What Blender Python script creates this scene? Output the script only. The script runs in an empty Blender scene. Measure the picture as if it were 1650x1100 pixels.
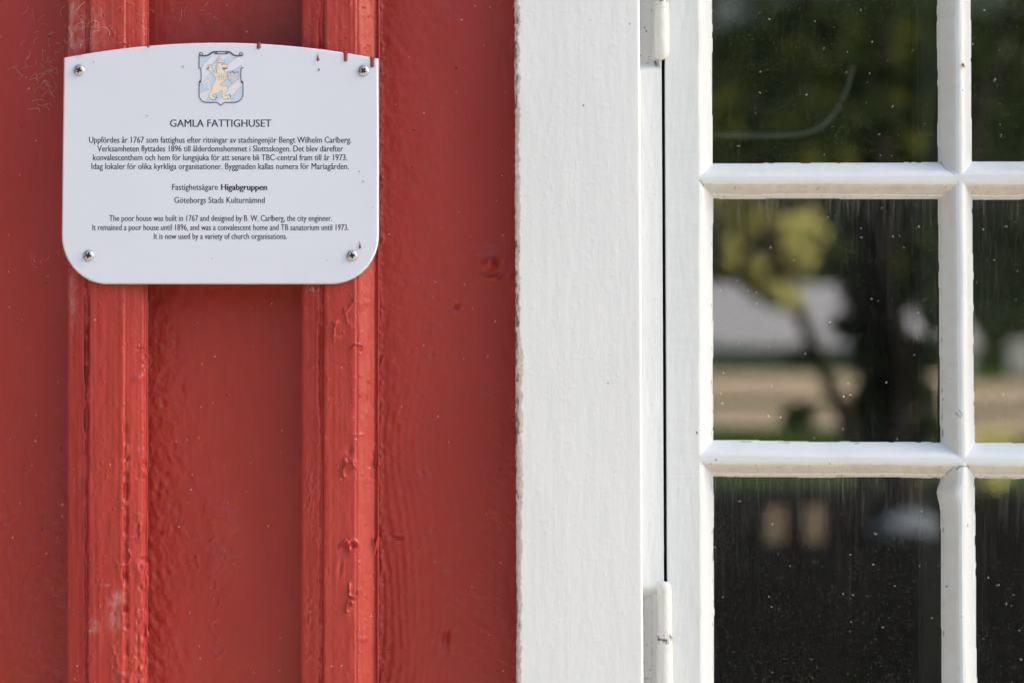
import bpy, bmesh, math, random
import numpy as np
from mathutils import Vector, Matrix
from mathutils.geometry import tessellate_polygon

# ------------------------------------------------------------------ camera, sky, sun, exposure
SC = bpy.context.scene
COL = SC.collection
FPX = 85.0 / 36.0 * 1650.0          # focal length in photo pixels
PITCH = math.radians(1.72)
CAM = Vector((0.0, -1.948, 1.50))
cam_data = bpy.data.cameras.new('camera')
cam = bpy.data.objects.new('camera', cam_data)
COL.objects.link(cam)
cam.location = CAM
cam.rotation_euler = (math.radians(90) + PITCH, 0, 0)
cam_data.lens = 85.0
cam_data.sensor_width = 36.0
cam_data.clip_start = 0.05
cam_data.clip_end = 2000.0
cam_data.dof.use_dof = True
cam_data.dof.focus_distance = 1.93
cam_data.dof.aperture_fstop = 4.2
SC.camera = cam

SUN_DIR = Vector((0.83, 0.11, 0.55)).normalized()     # towards the sun: behind the house, to the right
world = bpy.data.worlds.new('World')
SC.world = world
world.use_nodes = True
wn = world.node_tree
bg = wn.nodes['Background']
sky = wn.nodes.new('ShaderNodeTexSky')
sky.sky_type = 'NISHITA'
sky.sun_disc = False
sky.sun_elevation = math.asin(SUN_DIR.z)
sky.sun_rotation = math.atan2(SUN_DIR.x, SUN_DIR.y)
sky.air_density = 1.0
sky.dust_density = 7.0
wn.links.new(sky.outputs[0], bg.inputs[0])
bg.inputs[1].default_value = 0.112
sun_data = bpy.data.lights.new('sun', 'SUN')
sun_data.energy = 5.0
sun_data.angle = math.radians(0.6)
sun_data.color = (1.0, 0.93, 0.82)
sun = bpy.data.objects.new('sun', sun_data)
COL.objects.link(sun)
sun.rotation_euler = SUN_DIR.to_track_quat('Z', 'Y').to_euler()
SC.view_settings.view_transform = 'Standard'
SC.view_settings.look = 'None'
SC.view_settings.exposure = 2.03
SC.view_settings.gamma = 1.0
SC.render.engine = 'CYCLES'
SC.cycles.max_bounces = 10
SC.cycles.diffuse_bounces = 5
SC.cycles.transparent_max_bounces = 12
SC.cycles.use_denoising = True
SC.cycles.denoising_input_passes = 'RGB_ALBEDO_NORMAL'
SC.cycles.denoising_prefilter = 'ACCURATE'

# ------------------------------------------------------------------ helpers
CP, SP = math.cos(PITCH), math.sin(PITCH)

def UX(px, py, y):
    """world X, Z of a photo pixel on the vertical plane at depth y (numpy friendly)"""
    dx = (np.asarray(px, float) - 825.0) / FPX
    dv = (550.0 - np.asarray(py, float)) / FPX
    dy = CP - dv * SP
    dz = SP + dv * CP
    t = (np.asarray(y, float) - CAM.y) / dy
    return dx * t, CAM.z + dz * t

MM = 0.001

def _hash(ix, iy, seed):
    h = (ix.astype(np.int64) * 374761393 + iy.astype(np.int64) * 668265263 + seed * 2147483647 + 974711) & 0xFFFFFFFF
    h = ((h ^ (h >> 13)) * 1274126177) & 0xFFFFFFFF
    h = ((h ^ (h >> 16)) * 2246822519) & 0xFFFFFFFF
    h = h ^ (h >> 15)
    return (h & 0xFFFFFF) / float(0xFFFFFF) * 2.0 - 1.0

def vn(x, y, seed=0):
    """value noise in [-1, 1]"""
    x = np.asarray(x, float); y = np.asarray(y, float)
    x, y = np.broadcast_arrays(x, y)
    xi = np.floor(x); yi = np.floor(y)
    fx = x - xi; fy = y - yi
    fx = fx * fx * fx * (fx * (fx * 6 - 15) + 10)
    fy = fy * fy * fy * (fy * (fy * 6 - 15) + 10)
    a = _hash(xi, yi, seed); b = _hash(xi + 1, yi, seed)
    c = _hash(xi, yi + 1, seed); d = _hash(xi + 1, yi + 1, seed)
    return (a + (b - a) * fx) * (1 - fy) + (c + (d - c) * fx) * fy

def fbm(x, y, seed=0, octs=3):
    s = 0; a = 1.0
    for k in range(octs):
        s = s + a * vn(x * 2 ** k + 17.3 * k, y * 2 ** k - 9.1 * k, seed + 31 * k)
        a *= 0.5
    return s

def gauss(X, Y, cx, cy, rx, ry=None, rot=0.0):
    ry = rx if ry is None else ry
    c, s = math.cos(rot), math.sin(rot)
    u = ((X - cx) * c + (Y - cy) * s) / rx
    v = (-(X - cx) * s + (Y - cy) * c) / ry
    return np.exp(-(u * u + v * v))

def ring(X, Y, cx, cy, rx, ry, w=0.18):
    r = np.sqrt(((X - cx) / rx) ** 2 + ((Y - cy) / ry) ** 2)
    return np.exp(-((r - 1) / w) ** 2)

def sstep(a, b, x):
    t = np.clip((x - a) / (b - a), 0, 1)
    return t * t * (3 - 2 * t)

def link(name, me, mat=None, parent=None):
    o = bpy.data.objects.new(name, me)
    COL.objects.link(o)
    if mat is not None:
        me.materials.append(mat)
    if parent is not None:
        o.parent = parent
        o.matrix_parent_inverse = Matrix.Translation(-parent.matrix_basis.to_translation())
    return o

def mesh_np(name, V, F, smooth=True, attrs=None):
    me = bpy.data.meshes.new(name)
    V = np.asarray(V, np.float32); F = np.asarray(F, np.int32)
    n = F.shape[1]
    me.vertices.add(len(V)); me.vertices.foreach_set('co', V.ravel())
    me.loops.add(F.size); me.loops.foreach_set('vertex_index', F.ravel())
    me.polygons.add(len(F))
    me.polygons.foreach_set('loop_start', np.arange(0, F.size, n, dtype=np.int32))
    me.polygons.foreach_set('loop_total', np.full(len(F), n, np.int32))
    me.polygons.foreach_set('use_smooth', np.full(len(F), smooth, bool))
    me.update(calc_edges=True)
    for k, a in (attrs or {}).items():
        at = me.attributes.new(k, 'FLOAT', 'POINT')
        at.data.foreach_set('value', np.asarray(a, np.float32).ravel())
    me.validate()
    return me

def grid_faces(nr, nc):
    i = np.arange(nr - 1)[:, None] * nc + np.arange(nc - 1)[None, :]
    # rows run from the top of the photo down, so wind to face -y
    return np.stack([i + nc, i + nc + 1, i + 1, i], -1).reshape(-1, 4)

def thing(name, label, cat, loc=(0, 0, 0), group=None, kind=None):
    o = bpy.data.objects.new(name, None)
    COL.objects.link(o)
    o.empty_display_size = 0.05
    o.location = loc
    return tag(o, label, cat, group, kind)

def tag(o, label=None, cat=None, group=None, kind=None):
    if label: o['label'] = label
    if cat: o['category'] = cat
    if group: o['group'] = group
    if kind: o['kind'] = kind
    return o

class MB:
    """collects simple shapes into one mesh"""
    def __init__(s): s.bm = bmesh.new()
    def box(s, lo, hi, bevel=0.0):
        r = bmesh.ops.create_cube(s.bm, size=1.0)
        for v in r['verts']:
            v.co = Vector([lo[k] + (v.co[k] + 0.5) * (hi[k] - lo[k]) for k in range(3)])
        if bevel:
            es = list({e for v in r['verts'] for e in v.link_edges})
            bmesh.ops.bevel(s.bm, geom=es, offset=bevel, segments=2, affect='EDGES')
        return s
    def tube(s, pts, rad, seg=10, cap=True):
        pts = [Vector(p) for p in pts]; rings = []
        for i, p in enumerate(pts):
            t = (pts[min(i + 1, len(pts) - 1)] - pts[max(i - 1, 0)]).normalized()
            a = Vector((0, 0, 1)) if abs(t.z) < 0.9 else Vector((1, 0, 0))
            u = t.cross(a).normalized(); w = t.cross(u)
            r = rad[i] if isinstance(rad, (list, tuple)) else rad
            rings.append([s.bm.verts.new(p + (u * math.cos(2 * math.pi * k / seg) + w * math.sin(2 * math.pi * k / seg)) * r) for k in range(seg)])
        for a, b in zip(rings, rings[1:]):
            for k in range(seg):
                s.bm.faces.new((a[k], a[(k + 1) % seg], b[(k + 1) % seg], b[k]))
        if cap:
            s.bm.faces.new(rings[0][::-1]); s.bm.faces.new(rings[-1])
        return s
    def build(s, name, mat, parent=None, smooth=False):
        bmesh.ops.recalc_face_normals(s.bm, faces=s.bm.faces)
        me = bpy.data.meshes.new(name)
        s.bm.to_mesh(me); s.bm.free()
        if smooth:
            for p in me.polygons: p.use_smooth = True
        return link(name, me, mat, parent)

# ------------------------------------------------------------------ materials
class NT:
    def __init__(s, name):
        s.m = bpy.data.materials.new(name); s.m.use_nodes = True
        s.t = s.m.node_tree; s.b = s.t.nodes['Principled BSDF']; s.out = s.t.nodes['Material Output']
        s._co = None
    def n(s, typ, **kw):
        nd = s.t.nodes.new(typ)
        for k, v in kw.items(): setattr(nd, k, v)
        return nd
    def l(s, a, b): s.t.links.new(a, b)
    def co(s, sx=1, sy=1, sz=1):
        if s._co is None: s._co = s.n('ShaderNodeTexCoord')
        mp = s.n('ShaderNodeMapping'); mp.inputs['Scale'].default_value = (sx, sy, sz)
        s.l(s._co.outputs['Object'], mp.inputs[0])
        return mp.outputs[0]
    def noise(s, scale=(1, 1, 1), detail=3, rough=0.55):
        nd = s.n('ShaderNodeTexNoise'); nd.inputs['Scale'].default_value = 1.0
        nd.inputs['Detail'].default_value = detail; nd.inputs['Roughness'].default_value = rough
        s.l(s.co(*scale), nd.inputs['Vector'])
        return nd.outputs['Fac']
    def ramp(s, fac, a, b, inv=False):
        nd = s.n('ShaderNodeMapRange'); nd.interpolation_type = 'SMOOTHSTEP'
        nd.inputs[1].default_value = a; nd.inputs[2].default_value = b
        if inv: nd.inputs[3].default_value = 1; nd.inputs[4].default_value = 0
        s.l(fac, nd.inputs[0]); return nd.outputs[0]
    def math(s, op, a, b=0.0):
        nd = s.n('ShaderNodeMath', operation=op)
        for i, v in enumerate((a, b)):
            if isinstance(v, (int, float)): nd.inputs[i].default_value = v
            else: s.l(v, nd.inputs[i])
        return nd.outputs[0]
    def mix(s, fac, a, b):
        nd = s.n('ShaderNodeMix', data_type='RGBA')
        if isinstance(fac, (int, float)): nd.inputs[0].default_value = fac
        else: s.l(fac, nd.inputs[0])
        for i, v in ((6, a), (7, b)):
            if isinstance(v, tuple): nd.inputs[i].default_value = (*v, 1)
            else: s.l(v, nd.inputs[i])
        return nd.outputs[2]
    def specks(s, scale, thr, keep=0.75):
        """round sparse dots"""
        nd = s.n('ShaderNodeTexVoronoi', feature='F1', voronoi_dimensions='2D'); nd.inputs['Scale'].default_value = 1.0
        sx_ = s.n('ShaderNodeSeparateXYZ'); cx_ = s.n('ShaderNodeCombineXYZ')
        wv = s.n('ShaderNodeTexNoise'); wv.inputs['Scale'].default_value = 0.37; wv.inputs['Detail'].default_value = 1.0
        s.l(s.co(scale, scale, scale), wv.inputs['Vector'])
        ad = s.n('ShaderNodeVectorMath', operation='MULTIPLY_ADD'); ad.inputs[1].default_value = (1.4, 1.4, 1.4)
        s.l(wv.outputs['Color'], ad.inputs[0]); s.l(s.co(scale, scale, scale * 1.07), ad.inputs[2])
        s.l(ad.outputs[0], sx_.inputs[0]); s.l(sx_.outputs[0], cx_.inputs[0]); s.l(sx_.outputs[2], cx_.inputs[1])
        s.l(cx_.outputs[0], nd.inputs['Vector'])
        sep = s.n('ShaderNodeSeparateColor'); s.l(nd.outputs['Color'], sep.inputs[0])
        size = s.math('MULTIPLY', sep.outputs[0], thr)
        d = s.math('LESS_THAN', nd.outputs['Distance'], size)
        k = s.math('GREATER_THAN', sep.outputs[1], keep)
        return s.math('MULTIPLY', d, k)
    def attr(s, name):
        nd = s.n('ShaderNodeAttribute', attribute_name=name); return nd.outputs['Fac']
    def bump(s, h, dist, strength=1.0, prev=None):
        nd = s.n('ShaderNodeBump'); nd.inputs['Distance'].default_value = dist; nd.inputs['Strength'].default_value = strength
        s.l(h, nd.inputs['Height'])
        if prev is not None: s.l(prev, nd.inputs['Normal'])
        return nd.outputs[0]
    def fin(s, col=None, rough=None, normal=None, spec=None):
        if col is not None:
            if isinstance(col, tuple): s.b.inputs['Base Color'].default_value = (*col, 1)
            else: s.l(col, s.b.inputs['Base Color'])
        if rough is not None:
            if isinstance(rough, (int, float)): s.b.inputs['Roughness'].default_value = rough
            else: s.l(rough, s.b.inputs['Roughness'])
        if normal is not None: s.l(normal, s.b.inputs['Normal'])
        if spec is not None: s.b.inputs['Specular IOR Level'].default_value = spec
        return s.m

def simple(name, col, rough=0.6, metal=0.0):
    t = NT(name); t.b.inputs['Metallic'].default_value = metal
    return t.fin(col, rough)

def red_paint():
    t = NT('red_oil_paint')
    big = t.noise((9, 9, 3), 4)
    col = t.mix(t.ramp(big, 0.35, 0.7), (0.395, 0.036, 0.027), (0.455, 0.048, 0.037))
    fine = t.noise((420, 420, 30), 3)
    col = t.mix(t.math('MULTIPLY', t.ramp(fine, 0.52, 0.75), 0.35), col, (0.33, 0.075, 0.066))
    col = t.mix(t.attr('chalk'), col, (0.55, 0.36, 0.34))
    col = t.mix(t.attr('grime_shade'), col, (0.03, 0.008, 0.008))
    sp = t.specks(95, 0.06, 0.86)
    col = t.mix(t.math('MULTIPLY', sp, 0.75), col, (0.70, 0.56, 0.50))
    sp2 = t.specks(60, 0.06, 0.93)
    col = t.mix(t.math('MULTIPLY', sp2, 0.8), col, (0.03, 0.012, 0.012))
    nm = t.bump(t.noise((800, 800, 420), 3), 0.0004, 0.35)
    nm = t.bump(t.noise((330, 330, 30), 3), 0.0006, 0.25, nm)
    rg = t.ramp(t.noise((120, 120, 40), 3), 0.2, 0.9)
    rough = t.math('ADD', t.math('MULTIPLY', rg, 0.16), 0.31)
    return t.fin(col, rough, nm, 0.42)

def white_paint(name, base, warm, dark_keep=0.965):
    t = NT(name)
    big = t.noise((14, 14, 5), 4)
    col = t.mix(t.ramp(big, 0.3, 0.75), base, tuple(c * 0.94 for c in base))
    col = t.mix(t.attr('beige'), col, warm)
    dirtn = t.ramp(t.noise((330, 330, 300), 4, 0.65), 0.58, 0.70)
    col = t.mix(t.math('MULTIPLY', dirtn, t.attr('dirt')), col, (0.10, 0.085, 0.07))
    col = t.mix(t.attr('grime_shade'), col, (0.035, 0.032, 0.028))
    sp = t.specks(75, 0.07, dark_keep)
    col = t.mix(t.math('MULTIPLY', sp, 0.8), col, (0.06, 0.05, 0.05))
    nm = t.bump(t.noise((700, 700, 200), 3), 0.0003, 0.25)
    nm = t.bump(t.noise((150, 150, 22), 3), 0.0008, 0.16, nm)
    return t.fin(col, 0.38, nm, 0.45)

RED = red_paint()
WHITE = white_paint('white_casing_paint', (0.79, 0.815, 0.835), (0.52, 0.45, 0.37))
SASHW = white_paint('white_sash_paint', (0.72, 0.765, 0.785), (0.62, 0.545, 0.475))
HINGEW = white_paint('white_hinge_paint', (0.76, 0.78, 0.76), (0.55, 0.56, 0.48))

def sign_enamel():
    t = NT('sign_enamel')
    col = t.mix(t.ramp(t.noise((6, 6, 6), 3), 0.3, 0.7), (0.735, 0.775, 0.88), (0.71, 0.75, 0.855))
    nm = t.bump(t.noise((60, 60, 60), 2), 0.0004, 0.15)
    return t.fin(col, 0.32, nm, 0.45)
ENAMEL = sign_enamel()
SIGN_EDGE = simple('sign_edge_plastic', (0.62, 0.60, 0.62), 0.4)
INK = simple('sign_print_ink', (0.025, 0.025, 0.04), 0.45)
CREST_LINE = simple('crest_outline_ink', (0.07, 0.065, 0.10), 0.45)
CREST_BLUE = simple('crest_blue_print', (0.55, 0.69, 0.87), 0.4)
CREST_PALE = simple('crest_white_print', (0.76, 0.79, 0.90), 0.4)
CREST_GOLD = simple('crest_gold_print', (0.87, 0.78, 0.63), 0.4)
CREST_FINE = simple('crest_fine_line_ink', (0.47, 0.38, 0.33), 0.4)
CREST_RED = simple('crest_tongue_print', (0.20, 0.05, 0.07), 0.4)
CREST_PEACH = simple('crest_crown_print', (0.78, 0.58, 0.45), 0.4)

def steel():
    t = NT('screw_steel'); t.b.inputs['Metallic'].default_value = 1.0
    nm = t.bump(t.noise((2500, 2500, 2500), 2), 0.0001, 0.3)
    rg = t.math('ADD', t.math('MULTIPLY', t.noise((900, 900, 900), 3), 0.25), 0.16)
    col = t.mix(t.attr('grime_shade'), (0.58, 0.57, 0.56), (0.02, 0.02, 0.02))
    t.l(t.math('SUBTRACT', 1.0, t.attr('grime_shade')), t.b.inputs['Metallic'])
    return t.fin(col, rg, nm)
STEEL = steel()
DRIP = simple('red_drip_paint', (0.24, 0.05, 0.048), 0.3)
DARK = simple('dark_unlit_colour', (0.018, 0.017, 0.016), 0.9)  # darkness of the unlit room and the deep gap put into the colour

def glass():
    t = NT('old_window_glass')
    t.t.nodes.remove(t.b)
    fr = t.n('ShaderNodeFresnel'); fr.inputs['IOR'].default_value = 1.92
    gl = t.n('ShaderNodeBsdfGlossy'); gl.inputs['Roughness'].default_value = 0.0
    gl.inputs['Color'].default_value = (0.97, 1.0, 0.97, 1)
    tr = t.n('ShaderNodeBsdfTransparent'); tr.inputs['Color'].default_value = (0.86, 0.90, 0.87, 1)
    m1 = t.n('ShaderNodeMixShader')
    t.l(fr.outputs[0], m1.inputs[0]); t.l(tr.outputs[0], m1.inputs[1]); t.l(gl.outputs[0], m1.inputs[2])
    # dust film, rain streaks and specks on the pane
    df = t.n('ShaderNodeBsdfDiffuse'); df.inputs['Color'].default_value = (0.50, 0.50, 0.49, 1)
    streak = t.ramp(t.noise((420, 420, 9), 4, 0.65), 0.55, 0.80)
    patch = t.ramp(t.noise((16, 16, 9), 3), 0.35, 0.75)
    film = t.math('MULTIPLY', t.math('MULTIPLY', streak, patch), 0.07)
    mott = t.ramp(t.noise((750, 750, 400), 4, 0.75), 0.60, 0.82)
    film = t.math('ADD', film, t.math('MULTIPLY', t.math('MULTIPLY', mott, patch), 0.20))
    fine = t.ramp(t.noise((1500, 1500, 900), 3, 0.8), 0.58, 0.78)
    film = t.math('ADD', film, t.math('MULTIPLY', t.math('MULTIPLY', fine, t.ramp(t.noise((11, 11, 8), 3), 0.30, 0.62)), 0.34))
    film = t.math('ADD', film, t.math('MULTIPLY', t.math('MULTIPLY', t.specks(480, 0.22, 0.55), t.ramp(t.noise((14, 14, 10), 3), 0.32, 0.6)), 0.17))
    film = t.math('ADD', film, 0.001)
    film = t.math('ADD', film, t.math('MULTIPLY', t.attr('dust'), t.math('ADD', 0.05, t.math('MULTIPLY', t.ramp(t.noise((520, 520, 20), 4, 0.75), 0.45, 0.75), 0.32))))
    sp = t.math('MULTIPLY', t.specks(300, 0.12, 0.80), 0.35)
    sp2 = t.math('MULTIPLY', t.specks(110, 0.075, 0.88), 0.75)
    film = t.math('MAXIMUM', film, t.math('MAXIMUM', sp, sp2))
    m2 = t.n('ShaderNodeMixShader')
    t.l(film, m2.inputs[0]); t.l(m1.outputs[0], m2.inputs[1]); t.l(df.outputs[0], m2.inputs[2])
    # dark rain marks
    dk = t.math('MULTIPLY', t.ramp(t.noise((300, 300, 120), 3, 0.6), 0.66, 0.72), t.ramp(t.noise((30, 30, 12), 2), 0.45, 0.7))
    db = t.n('ShaderNodeBsdfDiffuse'); db.inputs['Color'].default_value = (0.05, 0.045, 0.04, 1)
    m3 = t.n('ShaderNodeMixShader')
    t.l(t.math('MULTIPLY', dk, 0.45), m3.inputs[0]); t.l(m2.outputs[0], m3.inputs[1]); t.l(db.outputs[0], m3.inputs[2])
    t.l(m3.outputs[0], t.out.inputs[0])
    return t.m
GLASS = glass()

# ------------------------------------------------------------------ the wooden house
BOARD_Y, BATTEN_Y, CASING_Y = 0.021, -0.028, -0.031
FRAME_Y, SASH_Y, GLASS_Y = -0.013, -0.010, 0.004
house = thing('wooden_house', 'red painted board-and-batten wall of an old wooden house behind the white sign', 'house')

def rows_dense(step=1.5, top=-900, bot=3500):
    a = np.arange(top, -25, 45.0); b = np.arange(-25, 1126, step); c = np.arange(1130, bot + 1, 60.0)
    return np.concatenate([a, b, c])

def profile_samples(prof, width, ds):
    """prof: (fraction across, depth y, rounding) corner list -> dense samples f, y, nx, ny"""
    P = np.array([(f * width, y) for f, y in prof])
    out = []
    for a, b in zip(P, P[1:]):
        n = max(1, int(np.ceil(np.hypot(*(b - a)) / ds)))
        for k in range(n): out.append(a + (b - a) * k / n)
    out.append(P[-1]); Q = np.array(out)
    # round the corners a little
    for _ in range(2):
        R = Q.copy(); R[1:-1] = 0.25 * Q[:-2] + 0.5 * Q[1:-1] + 0.25 * Q[2:]; Q = R
    T = np.gradient(Q, axis=0); T /= np.maximum(np.linalg.norm(T, axis=1, keepdims=True), 1e-9)
    return Q[:, 0] / width, Q[:, 1], T[:, 1], -T[:, 0]

def strip(name, L, R, prof, yfront, relief, mat, parent, rows=None, ds=0.0007, attrs=None):
    """a long vertical board: L, R = photo pixel of its edges at rows 0 and 1100 on its front plane"""
    rows = rows_dense() if rows is None else rows
    wpx = (R[0] + R[1] - L[0] - L[1]) / 2
    w = wpx / FPX * (yfront - CAM.y)
    f, y, nx, ny = profile_samples(prof, w, ds)
    t = rows / 1100.0
    lp = L[0] + (L[1] - L[0]) * np.clip(t, -0.4, 1.4); rp = R[0] + (R[1] - R[0]) * np.clip(t, -0.4, 1.4)
    PX = lp[:, None] + (rp - lp)[:, None] * f[None, :]
    PY = np.broadcast_to(rows[:, None], PX.shape)
    XX, ZZ = UX(PX, PY, yfront)
    h = relief(PX, PY, np.broadcast_to(f, PX.shape), np.broadcast_to(y, PX.shape)) if relief else 0.0
    h = h * np.ones_like(PX)
    X = XX + nx[None, :] * h
    Y = y[None, :] + ny[None, :] * h
    V = np.stack([X, Y, ZZ], -1).reshape(-1, 3)
    at = {k: fn(PX, PY, np.broadcast_to(f, PX.shape)) * np.ones_like(PX) for k, fn in (attrs or {}).items()}
    return link(name, mesh_np(name, V, grid_faces(*PX.shape), True, at), mat, parent)

def paint_relief(PX, PY, seed, lump=0.16, grain=0.10):
    h = 0.7 * grain * fbm(PX / 3.2, PY / 130.0, seed, 3)                 # wood grain under the paint
    h = h + lump * fbm(PX / 17.0, PY / 34.0, seed + 3, 3)            # brush lumps
    h = h + 0.22 * vn(PX / 60.0, PY / 150.0, seed + 7)
    d = vn(PX / 5.0, PY / 7.0, seed + 11)
    h = h + 0.35 * np.clip(d - 0.72, 0, 1) * 2.0                       # grit under the paint
    return h

def craters(PX, PY, spots):
    """old blisters and broken paint rings: (cx, cy, rx, ry, ring height, dome height)"""
    h = 0
    for cx, cy, rx, ry, a, d in spots:
        near = (np.abs(PX - cx) < 4 * rx) & (np.abs(PY - cy) < 4 * ry)
        wob = 1 + 0.30 * vn((PX - cx) / 8.0, (PY - cy) / 8.0, int(cx + cy)) + 0.12 * vn((PX - cx) / 3.0, (PY - cy) / 3.0, int(cx))
        r = np.sqrt(((PX - cx) / rx) ** 2 + ((PY - cy) / ry) ** 2) * wob
        ang = np.arctan2(PY - cy, PX - cx)
        arc = np.clip(0.5 + 0.9 * np.sin(ang + cx) + 0.3 * np.sin(2 * ang + cy), 0, 1)
        rim = sstep(0.72, 0.98, r) * sstep(1.30, 1.02, r)
        h = h + 2.2 * near * (a * rim * arc + d * np.exp(-r * r))
    return h

BOOST = 0.95
def relief_board_c(PX, PY, f, y):
    left = sstep(780, 620, PX)
    h = BOOST * paint_relief(PX, PY, 5, 0.12, 0.05)
    # long waves of the grain by the batten, swirling below the middle
    ph = (PX + 10 * np.sin(PY / 90.0) + 14 * vn(PX / 60, PY / 120, 44)) / 7.6
    h = h + 0.19 * np.sin(ph * 2 * np.pi / 1.6) * left * sstep(380, 900, PY)
    h = h + 0.24 * fbm(PX / 10.0, PY / 13.0, 9, 2) * (0.35 + 0.65 * left)
    h = h + 0.17 * fbm((PX + PY * 0.6) / 16.0, (PY - PX * 0.6) / 8.0, 19, 2) * sstep(300, 650, PY)
    h = h + 3.6 * gauss(PX, PY, 789, 424, 10, 11) - 2.0 * gauss(PX, PY, 790, 441, 14, 5) + 0.5 * ring(PX, PY, 789, 428, 26, 20, .25) + 0.4 * ring(PX, PY, 786, 430, 40, 30, .15) + 1.8 * gauss(PX, PY, 799, 447, 9, 5, -0.5)
    h = h - 2.4 * gauss(PX, PY, 736, 494, 3, 6, 0.3) + 0.5 * gauss(PX, PY, 742, 492, 4, 6)
    h = h - 2.4 * gauss(PX, PY, 640, 867, 10, 2.4, 0.1) + 0.6 * gauss(PX, PY, 640, 861, 14, 4)
    h = h - 3.0 * gauss(PX, PY, 719, 1026, 4, 12, 0.15) + 0.7 * gauss(PX, PY, 728, 1030, 5, 15) - 1.0 * gauss(PX, PY, 718, 1046, 5, 6)
    h = h - 0.9 * gauss(PX, PY, 722, 921, 9, 3, 0.2) - 1.0 * gauss(PX, PY, 696, 853, 4, 3) - 0.9 * gauss(PX, PY, 680, 762, 6, 3, 0.6)
    h = h - 1.2 * gauss(PX, PY, 696, 570, 3, 6, 0.4) - 0.8 * gauss(PX, PY, 661, 567, 3, 3)
    # crumbly caulk along the batten
    h = 1.2 * h
    e = sstep(618.5, 612.5, PX + 2.5 * vn(PY / 6.0, 0 * PX, 77) + 2 * vn(PY / 19.0, 0 * PX, 78))
    h = h + e * (0.9 + 0.9 * vn(PX / 3.0, PY / 5.0, 79))
    return h * MM

def relief_board_b(PX, PY, f, y):
    left = sstep(370, 250, PX)
    h = BOOST * paint_relief(PX, PY, 21, 0.12, 0.05)
    h = h + (0.52 * fbm((PX - PY * 0.35) / 9.0, (PY + PX * 0.35) / 13.0, 23, 3)) * left * sstep(440, 560, PY)
    h = h + 0.22 * fbm(PX / 14.0, PY / 20.0, 24, 2)
    h = h + craters(PX, PY, [(307, 850, 11, 18, .35, .1), (334, 862, 12, 16, .4, -.1), (310, 912, 9, 13, .5, .1), (341, 940, 9, 11, .5, .1),
                             (347, 968, 8, 9, .45, -.1), (350, 1010, 11, 14, .35, .1), (352, 1046, 9, 10, .55, -.1), (357, 835, 22, 20, 0, .9),
                             (345, 905, 16, 20, 0, .8), (352, 762, 14, 10, 0, .35)])
    k = gauss(PX, PY, 362, 896, 22, 13, 0.5)
    h = h + k * (1.6 * np.abs(vn(PX / 4.0, PY / 4.0, 25)) - 0.4)
    return h * MM

def relief_board_a(PX, PY, f, y):
    h = BOOST * paint_relief(PX, PY, 61, 0.16, 0.06)
    h = h + 0.42 * fbm((PX - PY * 0.35) / 10.0, (PY + PX * 0.35) / 14.0, 62, 3) * sstep(560, 720, PY)
    return h * MM

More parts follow.
